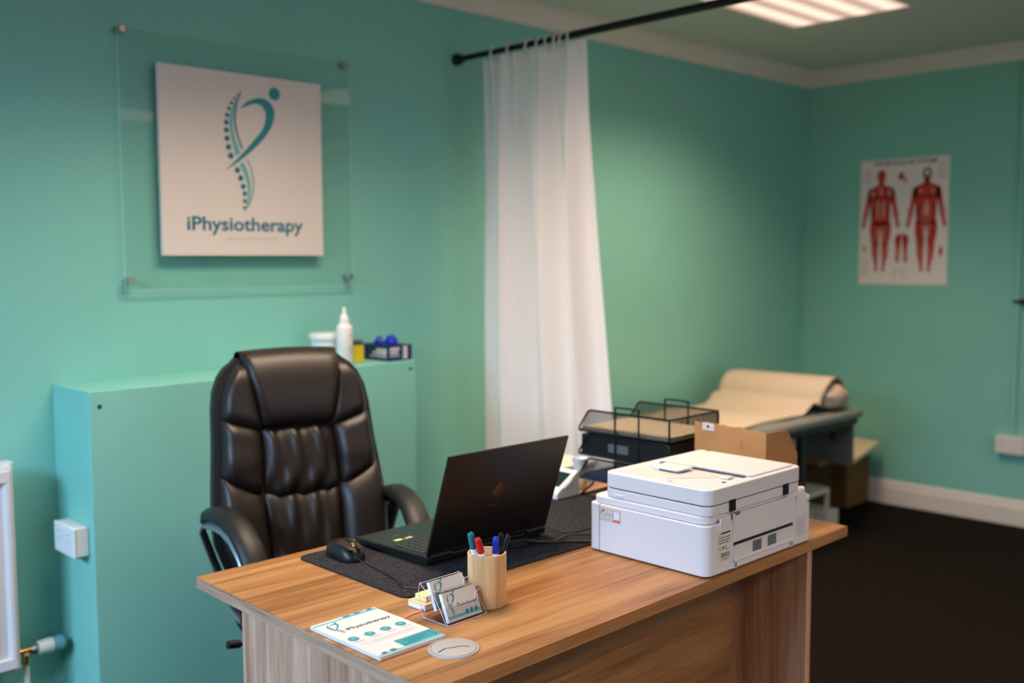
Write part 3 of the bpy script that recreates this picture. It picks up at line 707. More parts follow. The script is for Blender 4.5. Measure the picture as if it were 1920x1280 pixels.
# --- laptop
lp = thing('laptop', 'open black laptop seen from behind on the felt mat', 'laptop', (1.582, 1.70, MZ))
m_lap = mat('dark_laptop_shell', (24, 23, 23), .38, metal=.25, spec=.5)
m_deck = mat('laptop_deck', (34, 40, 36), .4, metal=.1)
b = B(); b.prism([(.005, .004), (.265, .004), (.272, .010), (.272, .014), (.0, .021), (-.002, .016), (0, .006)], 0, -.188, .188)
base = b.build('base', m_lap, lp, bevel=.0015)
# deck plate follows the slope of the base top
def deck(x, y, h=0): return (x, y, .0212-(y)*.0070/.272+h)
b = B(); b.hexa([deck(-.184, .012), deck(.184, .012), deck(.184, .268), deck(-.184, .268), deck(-.184, .012, .0006), deck(.184, .012, .0006), deck(.184, .268, .0006), deck(-.184, .268, .0006)])
dkp = b.build('deck', m_deck, lp)
kb = B().hexa([deck(-.175, .03, .0006), deck(.175, .03, .0006), deck(.175, .138, .0006), deck(-.175, .138, .0006), deck(-.175, .03, .0009), deck(.175, .03, .0009), deck(.175, .138, .0009), deck(-.175, .138, .0009)]).build('keyboard', m_lap, lp)
m_key = mat('dark_keycap', (40, 44, 42), .5)
key0 = None
for rI in range(5):
    for k in range(19):
        x, y = -.166+k*.01845, .041+rI*.0205
        if key0 is None:
            key0 = B().box(-.0077, .0077, -.0085, .0085, 0, .0016).build('key', m_key, kb, bevel=.0006); o = key0
        else:
            o = key0.copy(); COL.objects.link(o); o.parent = kb
        o.location = deck(x, y, .0009)
b = B(); b.hexa([deck(-.06, .165, .0006), deck(.045, .165, .0006), deck(.045, .25, .0006), deck(-.06, .25, .0006), deck(-.06, .165, .0008), deck(.045, .165, .0008), deck(.045, .25, .0008), deck(-.06, .25, .0008)])
b.build('trackpad', mat('trackpad_grey', (30, 34, 32), .35), lp)
F = Fr(deck(0, 0, .0006), (1, 0, 0), Vector((0, 1, -.007/.272)), .0003)
ink('sticker', [(rect(-.146, .162, -.122, .176), 0), (rect(-.143, .166, -.128, .173), 1, .0002)], [mat('lime_sticker', (150, 200, 40), .4), m_paper], F, lp)
ink('sticker', [(rect(-.118, .160, -.092, .176), 0), (ell(-.100, .168, .005), 1, .0002), (rect(-.115, .164, -.106, .170), 1, .0002)], [mat('orange_sticker', (120, 70, 50), .4), m_paper], F, lp)
ink('deck_print', [(rect(-.13, .203, -.105, .206), 0)]+[(rect(-.178+.008*i, .17+.012*(i % 2), -.176+.008*i, .225), 1) for i in range(4)], [m_grey_ink, mat('faint_print', (52, 60, 55), .5)], F, lp)
# ports on the near side
ink('side_ports', [(rect(.010, .006, .022, .010), 0), (rect(.030, .006, .042, .010), 0), (rect(.085, .007, .095, .010), 0), (rect(.100, .007, .108, .010), 0)], [m_black_ink], Fr((-.188, 0, 0), (0, 1, 0), (0, 0, 1), .0003), lp)
ang = math.radians(18.5)                      # lid tilts back towards the viewer
T = Matrix.Translation((0, .004, .018)) @ Matrix.Rotation(ang, 4, 'X')
b = B(); b.box(-.188, .188, -.004, .0025, .006, .252, T=T)
lid = b.build('lid', m_lap, lp, bevel=.0015)
B().box(-.182, .182, .0026, .0032, .02, .247, T=T).build('screen', mat('black_glass', (6, 6, 8), .12), lid)
for sx in (-1, 1): B().tube([T @ Vector((sx*.15-.03, -.002, .003)), T @ Vector((sx*.15+.03, -.002, .003))], .0068, 12).build('hinge', m_black, lp)
b = B(); b.box(-.12, .12, -.006, -.002, .004, .013, T=T).build('hinge_cover', m_black, lp, bevel=.001)
R3 = T.to_3x3()
F = Fr(T @ Vector((0, -.004, 0)), R3 @ Vector((1, 0, 0)), R3 @ Vector((0, 0, 1)))
m_gold = mat('dull_gold_ink', (74, 48, 20), .35, metal=.5)
F1 = F.sub(-.013, .142)
ink('logo', [([(0, .024), (.0205, 0), (0, -.024), (-.0205, 0)], 0), ([(0, .0245), (.0105, .0117), (-.010, -.0120), (-.0205, 0)], 1, .0002)], [m_gold, mat('gold_ink', (96, 62, 26), .35, metal=.5)], F1, lid)
letters('brand_lettering', 'OMEN', F, -.031, .103, .026, .0045, mat('lettering_grey', (92, 88, 86), .4), lid, .01)

# --- mouse with its cord
ms = thing('computer_mouse', 'black computer mouse on the left end of the felt mat', 'mouse', (1.315, 1.895, MZ), math.radians(-4))
def mshell(u, v, h0=0, k=1.0):
    a = 2*PI*u; c, s = math.cos(a), math.sin(a)
    ex = 2/2.6
    X = .032*k*math.copysign(abs(c)**ex, c); Y = .058*k*math.copysign(abs(s)**ex, s)
    wv = math.sin(v*PI/2)
    X *= (1-.07*math.cos(PI*Y/.07))*(math.cos(v*PI/2)**.42 if v < 1 else 0)
    Y *= (math.cos(v*PI/2)**.42 if v < 1 else 0)
    return Vector((X, Y, h0+(.034-.010*((Y-.012)/.058)**2)*wv*k))
b = B(); b.grid(lambda u, v: mshell(u, v, .004), 44, 14, closeu=True)
b.prism([(.032*math.copysign(abs(math.cos(t))**.77, math.cos(t))*.93, .058*math.copysign(abs(math.sin(t))**.77, math.sin(t))) for t in [2*PI*i/44 for i in range(44)]], 2, 0, .0045)
b.build('body', mat('mouse_black', (14, 14, 15), .4), ms, angle=50)
for s in (-1, 1):
    b = B()
    b.grid(lambda u, v, s=s: (lambda X, Y: Vector((X, Y, .0055+(.034-.010*((Y-.012)/.058)**2)*max(0, 1-(abs(X)/.034)**2.6)**.5)))(s*lerp(.0045, .0225-.004*max(0, (v-.0)), u), lerp(.004, -.0525+.010*u*u, v)), 12, 16)
    o = b.build('button', mat('mouse_bronze', (58, 44, 36), .3, metal=.3), ms, angle=180); so = o.modifiers.new('t', 'SOLIDIFY'); so.thickness = .0012; so.offset = 1
B().lathe([(0, -.0035), (.009, -.0035), (.0105, -.002), (.0105, .002), (.009, .0035), (0, .0035)], n=20, T=Matrix.Translation((0, -.03, .0285)) @ Matrix.Rotation(PI/2, 4, 'Y')).build('scroll_wheel', mat('wheel_gold', (150, 112, 72), .3, metal=.6), ms)
def spline(pts, n=6):
    out = []; P = [Vector(p) for p in pts]
    for i in range(len(P)-1):
        p0, p1, p2, p3 = P[max(0, i-1)], P[i], P[i+1], P[min(len(P)-1, i+2)]
        for k in range(n):
            t = k/n; out.append(.5*(2*p1+(p2-p0)*t+(2*p0-5*p1+4*p2-p3)*t*t+(3*p1-p0-3*p2+p3)*t**3))
    return out+[P[-1]]
cz = .0014
mi = Matrix.Rotation(math.radians(4), 3, 'Z')
def mloc(x, y, z=cz): return mi @ Vector((x-1.315, y-1.895, z))
B().tube(spline([(0, -.057, .006), mloc(1.311, 1.803), mloc(1.301, 1.731), mloc(1.289, 1.675), mloc(1.271, 1.634), mloc(1.279, 1.612), mloc(1.30, 1.592), mloc(1.36, 1.60), mloc(1.42, 1.64)]), .0013, 8).build('cord', m_black, ms)

# --- cables and hub behind the laptop
def cable(name, pts, r, label): return tag(B().tube(spline([(x-pts[0][0], y-pts[0][1], (z if len(q) else 0)+r) for (x, y, *q) in pts for z in [q[0] if q else 0]]), r, 8).build(name, m_black, loc=(pts[0][0], pts[0][1], MZ)), label, 'cable', 'thin cables behind the laptop')
cable('usb_cable', [(1.792, 1.722, .010), (1.806, 1.700, .004), (1.812, 1.684), (1.826, 1.666), (1.86, 1.662), (1.902, 1.66)], .0016, 'thin black cable curving from the laptop corner to the printer')
cable('usb_cable', [(1.60, 1.668), (1.634, 1.652), (1.684, 1.662), (1.744, 1.643), (1.80, 1.652, .003), (1.826, 1.640), (1.86, 1.60)], .0016, 'thin black cable crossing behind the laptop on the mat')
hb = thing('power_connector', 'black power connector block lying behind the laptop hinge', 'connector', (1.655, 1.672, MZ), math.radians(-14))
B().rbox(-.035, .018, -.014, .014, 0, .022, .005).build('plug_body', m_black, hb, bevel=.003)
B().tube([(.016, -.002, .011), (.04, -.006, .008)], [.008, .005], 10).build('strain_relief', m_black, hb)
B().tube(spline([(.038, -.006, .007), (.075, -.016, .004), (.12, -.035, .003), (.16, -.06, .003)]), .0028, 8).build('lead', m_black, hb)

# --- pen cup and pens
PC = (1.336, 1.442, DZ+EPS)
cup = thing('pen_cup', 'round bamboo pen cup holding markers on the desk', 'pen cup', PC)
B().lathe([(0, 0), (.037, 0), (.0385, .002), (.0385, .1035), (.0378, .105), (.035, .105), (.0345, .1035), (.0345, .006), (0, .006)], n=56).build('cup', m_bamboo, cup)
m_mbody = mat('marker_white', (236, 234, 236), .3)
def marker(name, label, top, tilt, lean, m, group=None):
    """top: world point of the cap's tip; the pen leans and stands on the cup's floor"""
    foot = Vector(tilt); tip = Vector(top); ax = (tip-foot).normalized(); L = (tip-foot).length
    t = thing(name, label, 'marker pen', foot, group='markers in the pen cup')
    q = Vector((0, 0, 1)).rotation_difference(ax).to_matrix().to_4x4()
    B().lathe([(0, 0), (.006, 0), (.0068, .002), (.0068, L-.034), (.0062, L-.033), (0, L-.033)], n=20, T=q).build('barrel', m_mbody, t)
    B().lathe([(0, L-.0335), (.0066, L-.0335), (.0072, L-.032), (.0068, L-.004), (.0058, L-.0012), (.004, L), (.0028, L-.002), (0, L-.002)], n=20, T=q).build('cap', m, t)
    return t
fz = DZ+.008
marker('marker_pen', 'teal-capped white marker in the bamboo cup', (1.2995, 1.45, .889), (1.335, 1.450, fz), 0, mat('teal_cap', (10, 110, 120), .3))
marker('marker_pen', 'red-capped white marker in the bamboo cup', (1.2997, 1.43, .8820), (1.352, 1.441, fz), 0, mat('red_cap', (200, 20, 28), .3))
marker('marker_pen', 'blue-capped white marker in the bamboo cup', (1.3493, 1.43, .8755), (1.343, 1.425, fz), 0, mat('blue_cap', (20, 50, 175), .3))
def biro(label, top, foot):
    foot = Vector(foot); tip = Vector(top); ax = (tip-foot).normalized(); L = (tip-foot).length
    t = thing('ballpoint_pen', label, 'pen', foot, group='ballpoint pens in the pen cup')
    q = Vector((0, 0, 1)).rotation_difference(ax).to_matrix().to_4x4()
    B().lathe([(0, 0), (.001, 0), (.0035, .012), (.0042, .014), (.0042, L-.006), (.0036, L), (0, L)], n=16, T=q).build('barrel', m_black, t)
    B().box(-.0018, .0018, -.0066, -.0048, L-.04, L-.003, T=q @ Matrix.Rotation(.7, 4, 'Z')).box(-.0018, .0018, -.0066, -.003, L-.005, L-.002, T=q @ Matrix.Rotation(.7, 4, 'Z')).build('clip', mat('dark_chrome', (120, 112, 108), .25, metal=1), t)
biro('black ballpoint pen with a steel clip, left of the two black pens in the cup', (1.372, 1.44, .876), (1.356, 1.455, fz))
biro('black ballpoint pen leaning furthest right in the bamboo cup', (1.3783, 1.425, .8758), (1.314, 1.428, fz))

# --- leaflet pad
br = thing('leaflet_pad', 'stack of white and teal clinic leaflets on the desk near corner', 'leaflets', (1.007, 1.567, DZ+EPS), math.radians(0.8))
B().box(0, .147, -.209, 0, 0, .0066).build('paper_block', m_paper, br)
F = Fr((0, 0, .0066), (1, 0, 0), (0, 1, 0), .0003)
ink('teal_stripe', [(rect(0, -.0125, .147, -.0068), 0), ([(.068,-.0068),(.086,-.0012),(.094,-.0035),(.1,-.0068)], 0, .0001), ([(.094,-.0068),(.108,-.0005),(.116,-.003),(.124,-.0068)], 0, .0001), ([(.120,-.0068),(.13,-.0005),(.136,-.0005),(.14,-.0068)], 1, .0002), (rect(.07, -.0075, .084, -.0022), 1, .0002), (rect(.096, -.0075, .108, -.0016), 1, .0002),
    ], [m_teal_l, m_teal_d, m_teal_m], F, br)
ink('teal_stripe', [(rect(0, -.2065, .06, -.2015), 0), (rect(.012, -.203, .022, -.195), 1, .0002), (rect(.030, -.203, .042, -.194), 1, .0002), ([(.022,-.2015),(.022,-.197),(.028,-.2015)], 0), ([(.042,-.2015),(.042,-.195),(.05,-.2015)], 0),
    ([(.0615,-.2065),(.0615,-.167),(.147,-.167),(.147,-.2065)], 2), (rect(.0615, -.2065, .147, -.199), 0, .0001), (rect(.0615, -.199, .10, -.195), 1, .0002)], [m_teal_l, m_teal_d, m_teal_m], F, br)
logo(F.sub(.0275, -.051, .135), br)
letters('lettering', 'iPhysiotherapy', F, .036, -.0665, .1, .0105, m_slate, br, .022)
ink('icon_discs', [(ell(x, -.108, .0105), 0) for x in (.0185, .0545, .0905, .1255)]+[(ell(x, -.107, .005, .003), 1, .0002) for x in (.0185, .0545, .0905, .1255)], [m_teal_m, m_teal_l], F, br)
ls_ = []
for x in (.0185, .0545, .0905, .1255): ls_ += [(rect(x-.014, -.1235, x+.014, -.1225), 0), (rect(x-.009, -.127, x+.009, -.126), 0)]
for i in range(3): ls_.append((rect(.01+.004*i, -.138-.0055*i, .135-.006*i, -.1372-.0055*i), 0))
for i in range(3): ls_.append((rect(.078, -.178-.0055*i, .128-.006*i, -.177-.0055*i), 1))
for i in range(3): ls_.append((ell(.138, -.175-.009*i, .0016), 1))
ink('small_print', ls_, [m_pale_ink, m_paper], F, br)

# --- business cards in their clear stand
hd = thing('card_holder', 'clear two-tier acrylic business card holder beside the bamboo cup', 'card holder', (1.195, 1.397, DZ+EPS), math.radians(1.5))
b = B(); t_ = .0016
b.box(0, .103, 0, .078, 0, .0018)
b.build('base_plate', m_acrylic_edge, hd)
for x in (0, .103-t_):
    b = B(); b.prism([(.001, .0018), (.072, .0018), (.084, .050), (.0805, .066), (.064, .056), (.050, .038), (.044, .053), (.034, .043), (.010, .008), (.001, .008)], 0, x, x+t_); b.build('side_wall', m_acrylic_edge, hd)
m_edge = mat('acrylic_edge_highlight', (214, 206, 226), .2)  # pale colour stands in for highlights along the clear edges
sp_ = [(.001, .0018), (.072, .0018), (.084, .050), (.0805, .066), (.064, .056), (.050, .038), (.044, .053), (.034, .043), (.010, .008)]
for x in (.0008, .1022): B().tube([(x, y, z) for y, z in sp_], .0006, 6, closed=True).build('edge_highlight', m_edge, hd)
B().tube([(.001, .0004, .0012), (.102, .0004, .0012)], .0007, 6).build('edge_highlight', m_edge, hd)
def leanbox(b, x0, x1, y0, z0, ln_, th_, a):        # sheet leaning back by a, foot at (y0,z0)
    T = Matrix.Translation((0, y0, z0)) @ Matrix.Rotation(-a, 4, 'X'); b.box(x0, x1, 0, th_, 0, ln_, T=T); return T
AL = math.radians(24)
b = B(); T = leanbox(b, t_, .103-t_, .003, .0025, .030, .0012, AL); b.build('front_pocket', m_acrylic_edge, hd)
B().tube([T @ Vector(p) for p in ((.002, 0, .042), (.024, 0, .036), (.032, 0, .030), (.082, 0, .030), (.088, 0, .042), (.101, 0, .046))], .0006, 6).build('edge_highlight', m_edge, hd)
b = B(); leanbox(b, t_, .103-t_, .020, .0025, .056, .0012, AL); b.build('divider', m_acrylic_edge, hd)
b = B(); T = leanbox(b, t_, .103-t_, .036, .024, .030, .0012, AL); b.build('rear_pocket', m_acrylic_edge, hd)
B().tube([T @ Vector(p) for p in ((.002, 0, .036), (.022, 0, .030), (.030, 0, .028), (.082, 0, .028), (.088, 0, .040), (.101, 0, .042))], .0006, 6).build('edge_highlight', m_edge, hd)
b = B(); T = leanbox(b, t_, .103-t_, .056, .010, .060, .0012, AL); b.build('back_plate', m_acrylic_edge, hd)
B().tube([T @ Vector(p) for p in ((.002, 0, .0605), (.101, 0, .0605))], .0007, 6).build('edge_highlight', m_edge, hd)
def cards(y0, z0, name, label, label2):
    ox, oy, oz = 1.195, 1.397, DZ+EPS
    rz = Matrix.Translation((ox, oy, oz)) @ Matrix.Rotation(math.radians(1.5), 4, 'Z')
    t = thing('business_card', label, 'business card', rz @ Vector((.009, y0, z0)), math.radians(1.5), 'front cards in the clear holder')
    T = Matrix.Rotation(-AL, 4, 'X'); B().box(0, .085, 0, .0005, 0, .055, T=T).build('card', m_paper, t)
    F = Fr(T @ Vector((0, 0, 0)), (1, 0, 0), T.to_3x3() @ Vector((0, 0, 1)), .0002)
    logo(F.sub(.017, .0275, .105), t)
    letters('lettering', 'iPhysiotherapy', F, .0285, .0245, .0515, .0058, m_slate, t, .02)
    ink('teal_stripe', [(rect(0, .005, .085, .0105), 0)]+[([(x, .0105), (x+.002, .0155), (x+.006, .0165), (x+.012, .0105)], 0) for x in (.045, .057, .069)]+[(rect(x, .006, x+.005, .0145), 1, .0002) for x in (.046, .058, .070)], [m_teal_l, m_teal_d], F, t)
    tag(B().box(0, .085, .0007, .0085, 0, .055, T=T).build('card_stack', mat('card_edges', (236, 238, 246), .6), loc=rz @ Vector((.009, y0, z0)), rotz=math.radians(1.5)), label2, 'business cards', kind='stuff')
cards(.0055, .0045, 'front', 'printed business card facing out of the front pocket of the clear holder', 'stack of white cards behind the front business card')
cards(.0400, .0200, 'rear', 'printed business card facing out of the rear pocket of the clear holder', 'stack of white cards in the rear pocket of the clear holder')

# --- notebook and sticky notes
nb = thing('notebook', 'small notebook with a coral ribbon behind the card holder', 'notebook', (1.218, 1.493, DZ+EPS), math.radians(2))
m_coral = mat('coral_ribbon', (236, 120, 96), .6)
B().rbox(0, .095, 0, .052, 0, .0016, .003).build('cover', mat('cream_cover', (226, 170, 120), .6), nb)
B().rbox(.001, .094, .001, .051, .0016, .0105, .003).build('pages', mat('page_edges', (236, 236, 246), .8), nb)
B().rbox(0, .095, 0, .052, .0105, .012, .003).build('cover', mat('peach_cover', (234, 190, 140), .6), nb)
def ribbon(u, v): return Vector((lerp(.012, -.085, u), lerp(.006, -.010, u)+(v-.5)*.006+.030*u*(1-u), .011*(1-min(1, u*6))+.0008))
o = B().grid(ribbon, 24, 1).build('ribbon_marker', m_coral, nb, angle=180); so = o.modifiers.new('t', 'SOLIDIFY'); so.thickness = .0006
tag(B().box(0, .075, 0, .032, 0, .011).build('sticky_note_pad', mat('pale_yellow_paper', (246, 220, 150), .8), loc=(1.232, 1.505, DZ+EPS+.0125), rotz=math.radians(3), bevel=.0005), 'pale yellow sticky note pad on top of the notebook', 'note pad')

# --- printer
pr = thing('printer', 'white multifunction printer with its back to the viewer on the desk', 'printer', (1.768, 1.222, DZ+EPS))
m_pr = mat('printer_white', (226, 222, 224), .42, spec=.4); m_pr2 = mat('printer_inner', (214, 206, 204), .5); m_gap = mat('printer_gap', (14, 13, 14), .6)
W_, D_ = .436, .332
# lower body: the near flank is stepped down at the rear corner
B().cbox(0, W_, 0, D_-.0315, .003, .112, .020, 0).build('lower_body', m_pr, pr, bevel=.0018, seg=3)
B().cbox(0, W_, D_-.0305, D_, .003, .1125, 0, .014).build('front_cover', m_pr, pr, bevel=.0018, seg=3)
B().box(.001, W_-.001, D_-.0316, D_-.0304, .004, .111).build('cover_gap', m_gap, pr)
B().box(.022, W_-.02, .02, D_-.02, 0, .003).build('rubber_feet', m_gap, pr)
B().rbox(.006, W_-.002, .010, D_-.004, .1125, .1305, .022).build('shoulder', m_pr, pr, bevel=.004, seg=3)
# scanner unit
B().rbox(.008, W_-.045, .003, D_-.036, .131, .152, .024).build('scanner_base', m_pr, pr, bevel=.002)
B().rbox(.010, W_-.047, .005, D_-.038, .152, .1535, .024).build('scanner_gap', m_gap, pr)
lidp = B().rbox(.008, W_-.045, .002, D_-.036, .1535, .189, .024).build('scanner_lid', m_pr, pr, bevel=.0035, seg=3)
LX, LY_ = .008, .002
# document feeder on the lid: raised cover, slot, paper flap and guides
ZT = .189
B().rbox(.186, .374, .016, .282, ZT, ZT+.004, .010).build('feeder_cover', m_pr, lidp, bevel=.0015)
B().box(.172, .187, .024, .262, ZT+.0003, ZT+.0009).build('feeder_slot', m_gap, lidp)
B().box(.186, .192, .020, .270, ZT, ZT+.0055).build('slot_lip', m_pr, lidp, bevel=.001)
b = B(); b.hexa([(.030,.150,ZT+.0002),(.168,.040,ZT+.0002),(.170,.255,ZT+.0002),(.030,.270,ZT+.0002),(.030,.150,ZT+.0012),(.168,.040,ZT+.0008),(.170,.255,ZT+.0008),(.030,.270,ZT+.0012)])
b.build('document_tray', m_pr2, lidp)
b = B(); b.rbox(.098, .160, .150, .228, ZT+.006, ZT+.0095, .008); b.box(.100, .112, .205, .228, ZT+.0005, ZT+.0062)
b.build('paper_flap', m_pr, lidp, bevel=.001)
b = B(); b.rbox(.128, .152, .036, .058, ZT+.001, ZT+.006, .003); b.build('paper_guide', m_pr, lidp, bevel=.001)
B().box(.098, .108, .026, .034, ZT+.0004, ZT+.0010).build('sensor_window', m_gap, lidp)
B().box(.024, .040, .120, .165, ZT+.0002, ZT+.0018).build('tray_latch', m_pr, lidp, bevel=.0006)
F = Fr((0, 0, ZT), (1, 0, 0), (0, 1, 0), .0003)
ink('panel_lines', [(rect(.018, .03, .019, .125), 0), (rect(.018, .17, .019, .275), 0)], [m_pr], F, lidp)
ink('top_print', [(rect(.368, .252, .378, .262), 0)]+[(rect(.352, .252+.004*i, .364, .253+.004*i), 1) for i in range(3)], [m_black_ink, m_grey_ink], F.sub(0, 0, 1, .0044), lidp)
# seams on the left flank
F = Fr((.008, D_-.036, 0), (0, -1, 0), (0, 0, 1), .0003)
ink('panel_lines', [(rect(.016, .131, .0164, .152), 0), (rect(.236, .1535, .2364, .186), 0), (rect(.074, .183, .0748, .187), 0)], [m_pale_ink], F, lidp)
B().box(.0055, .0082, .236, .262, .1375, .1405).build('lift_notch', m_pr, pr, bevel=.0008)
# rear: jam cover, duplex tray, labels
def rear(x0, x1, z0, z1, d, name, m, par=pr, bev=.001): return B().box(x0, x1, -d, .001, z0, z1).build(name, m, par, bevel=bev)
rear(.094, .352, .062, .125, .003, 'jam_cover', m_pr)
rear(.098, .346, .0545, .0615, .0006, 'rear_slot', m_gap, bev=0)
dup = rear(.096, .350, .020, .054, .0022, 'duplex_tray', m_pr)
for a in ((.096, .350, .0515, .0545), (.096, .350, .019, .0225), (.096, .099, .019, .0545), (.347, .350, .019, .0545)): B().box(a[0], a[1], -.0042, -.002, a[2], a[3]).build('tray_rim', m_pr, dup, bevel=.0006)
m_wn = mat('smoky_window', (110, 114, 122), .3)
for x in (.172, .234): B().box(x, x+.036, -.0032, -.0020, .0265, .0530).build('finger_window', m_wn, dup, bevel=.0008)
for x in (.098, .332): B().box(x, x+.014, -.0030, .001, .004, .0185).build('latch', m_pr, pr, bevel=.0008); B().box(x+.003, x+.010, -.0036, -.0029, .007, .016).build('latch_slot', m_wn, pr)
for x in (.084, .304): B().box(x, x+.022, -.0005, .004, .1315, .1575).build('lid_hinge', m_gap, pr, bevel=.001)
B().box(.376, .384, -.0005, .004, .142, .149).build('vent_slot', m_gap, pr)
B().box(.10, .118, -.0038, .001, .121, .129).build('cover_catch', m_wn, pr, bevel=.001)
B().box(.318, .340, -.0038, .001, .121, .127).build('cover_catch', m_pr, pr, bevel=.001)
B().box(.045, .085, -.0025, .001, .090, .124).build('rear_rib', m_pr, pr, bevel=.001)
B().box(.047, .082, -.0028, -.0024, .0895, .0925).build('rib_shadow_gap', m_gap, pr)
B().box(.360, .408, -.0015, .001, .070, .122).build('port_cover', m_pr, pr, bevel=.001)
B().box(.412, .430, -.0004, .001, .098, .1005).build('lock_slot', m_gap, pr)
F = Fr((0, 0, 0), (1, 0, 0), (0, 0, 1), .0006)
lb = ink('rating_label', [(rect(.040, .028, .090, .088), 0)], [mat('label_paper', (226, 216, 210), .6)], F, pr)
letters('label_lettering', 'brother', F, .042, .0785, .022, .0055, m_black_ink, lb, .02)
letters('label_lettering', 'CE', F, .044, .0545, .010, .0065, m_black_ink, lb)
q = [(rect(.066, .0795, .086, .0812), 0), (rect(.042, .0735, .084, .0752), 0), (rect(.042, .0680, .080, .0697), 0), (rect(.058, .0545, .062, .061), 0), (rect(.068, .053, .070, .062), 0), (rect(.070, .0525, .085, .0532), 0)]
lb_q = []
x = .05
while x < .083: lb_q.append((rect(x, .036, x+.0008+.001*random.random(), .047), 0)); x += .0026
lb_q.append((rect(.054, .031, .078, .0325), 0))
ink('barcode', lb_q, [m_black_ink], Fr((0, 0, 0), (1, 0, 0), (0, 0, 1), .0009), lb)
ink('label_print', q, [m_black_ink], Fr((0, 0, 0), (1, 0, 0), (0, 0, 1), .0009), lb)
ink('warning_text', [(rect(.362, .062-.0052*i, .408-.006*(i % 3), .0628-.0052*i), 0) for i in range(8)], [m_grey_ink], F, pr)
ink('arrow_mark', [(ell(.135+.012*math.cos(a), .037+.009*math.sin(a), .0012, n=8), 0) for a in [i*.9 for i in range(7)]], [mat('embossed_mark', (230, 226, 226), .4)], Fr((0, -.0022, 0), (1, 0, 0), (0, 0, 1), .0004), pr)
# sticker on the flank
F = Fr((0, .298, 0), (0, -1, 0), (0, 0, 1), .0006)
m_or = mat('orange_ink', (236, 110, 40), .5)
stq = [(rect(0, .077, .0605, .105), 1), (rect(.0008, .0778, .0597, .1042), 0, .0002), (rect(.038, .0778, .0393, .1042), 1, .0004), (rect(.0393, .0778, .0597, .0825), 1, .0004), (rect(.0425, .0845, .0575, .1015), 3, .0005),
       ([(.003, .092), (.006, .099), (.010, .103), (.009, .099), (.007, .096), (.0055, .092)], 2, .0004), ([(.008, .0985), (.0125, .1035), (.0145, .0975)], 2, .0004),
       ([(.008, .084), (.020, .100), (.034, .088), (.030, .081), (.014, .080)], 4, .0003), ([(.011, .085), (.020, .096), (.031, .088), (.028, .083), (.015, .082)], 0, .0005), ([(.014, .0885), (.037, .0925), (.037, .0935), (.014, .0895)], 2, .0006)]
st = ink('sticker', stq, [m_paper, m_or, mat('arrow_red', (206, 40, 34), .5), mat('blue_white', (226, 232, 242), .5), m_pale_ink], F, pr)
letters('sticker_lettering', 'Flow', F, .0445, .094, .010, .004, m_teal_d, st); letters('sticker_lettering', 'OK', F, .046, .0868, .007, .0035, m_red, st)
# power plug on the far flank
pl = thing('power_plug', 'black plug on the desk beside the far side of the printer', 'plug', (2.232, 1.288, DZ+EPS))
B().rbox(-.018, .016, -.012, .012, 0, .024, .006).build('plug_body', m_black, pl, bevel=.003)
B().tube(spline([(.0, .011, .011), (0, .03, .006), (-.004, .05, .004)]), .004, 8).build('lead', m_black, pl)

# --- cardboard box
bx = thing('cardboard_box', 'open brown cardboard box behind the printer at the desk corner', 'box', (2.226, 1.366, DZ+EPS), 0)
BW, BD, BH, t_ = .155, .217, .170, .004
b = B(); b.box(0, t_, 0, BD, 0, BH).box(BW-t_, BW, 0, BD, 0, BH).box(t_, BW-t_, 0, t_, 0, BH).box(t_, BW-t_, BD-t_, BD, 0, BH).box(t_, BW-t_, t_, BD-t_, 0, t_)
b.build('carton', m_card, bx, bevel=.001)
def edge_noise(n, a, z): return [z+a*(random.random()-.5) for _ in range(n)]
b = B()                                       # torn upright flap on the near long side
top = edge_noise(23, .005, .2465); ys = [BD*i/22 for i in range(23)]
b.prism([(0, BH)]+[(BD, BH)]+[(y, z-.004*(y/BD < .3)) for y, z in zip(ys[::-1], top)], 0, .0005, .0040); b.build('long_flap', m_card, bx)
b = B(); b.prism([(.004, BH), (.004, .239), (.06, .2395), (.105, .236), (BW, BH)], 1, .0008, .0042); b.build('end_flap', m_card, bx)
b = B(); b.prism([(0, BH), (BD, BH), (BD-.02, .2), (.03, .2)], 0, BW-.0040, BW-.0005); b.build('long_flap', m_card, bx)
B().box(-.0008, .0004, .155, .192, .228, .2475).build('white_label', m_paper, bx)
ink('label_print', [(ell(.012, .008, .004), 0)], [m_black_ink], Fr((-.0008, .186, .230), (0, -1, 0), (0, 0, 1), .0003), bx)
b = B()
for k in range(5): b.tube([(-.0003, .07+.0009*k, .19+.004*k), (-.0003, .069+.0009*k, .195+.004*k)], .0004, 4)
b.build('crease', mat('crease_brown', (120, 80, 50), .9), bx)

# --- letter trays
m_mesh = bpy.data.materials.new('black_wire_mesh'); m_mesh.use_nodes = True; nt = m_mesh.node_tree; p_ = nt.nodes['Principled BSDF']
p_.inputs['Base Color'].default_value = (.012, .012, .012, 1); p_.inputs['Roughness'].default_value = .45
tc = nt.nodes.new('ShaderNodeTexCoord'); sp = nt.nodes.new('ShaderNodeSeparateXYZ'); nt.links.new(tc.outputs['Object'], sp.inputs[0])
def mnode(op, a, b_=None, v=None):
    n = nt.nodes.new('ShaderNodeMath'); n.operation = op; nt.links.new(a, n.inputs[0])
    if b_ is not None: nt.links.new(b_, n.inputs[1])
    if v is not None: n.inputs[1].default_value = v
    return n.outputs[0]
hxy = mnode('ADD', sp.outputs['X'], sp.outputs['Y'])
def strand(a):
    f = mnode('FRACT', mnode('MULTIPLY', a, v=1/.0042)); return mnode('LESS_THAN', f, v=.19)
al = mnode('MAXIMUM', strand(mnode('ADD', hxy, sp.outputs['Z'])), strand(mnode('SUBTRACT', hxy, sp.outputs['Z'])))
nt.links.new(al, p_.inputs['Alpha'])
TW, TD = .235, .324
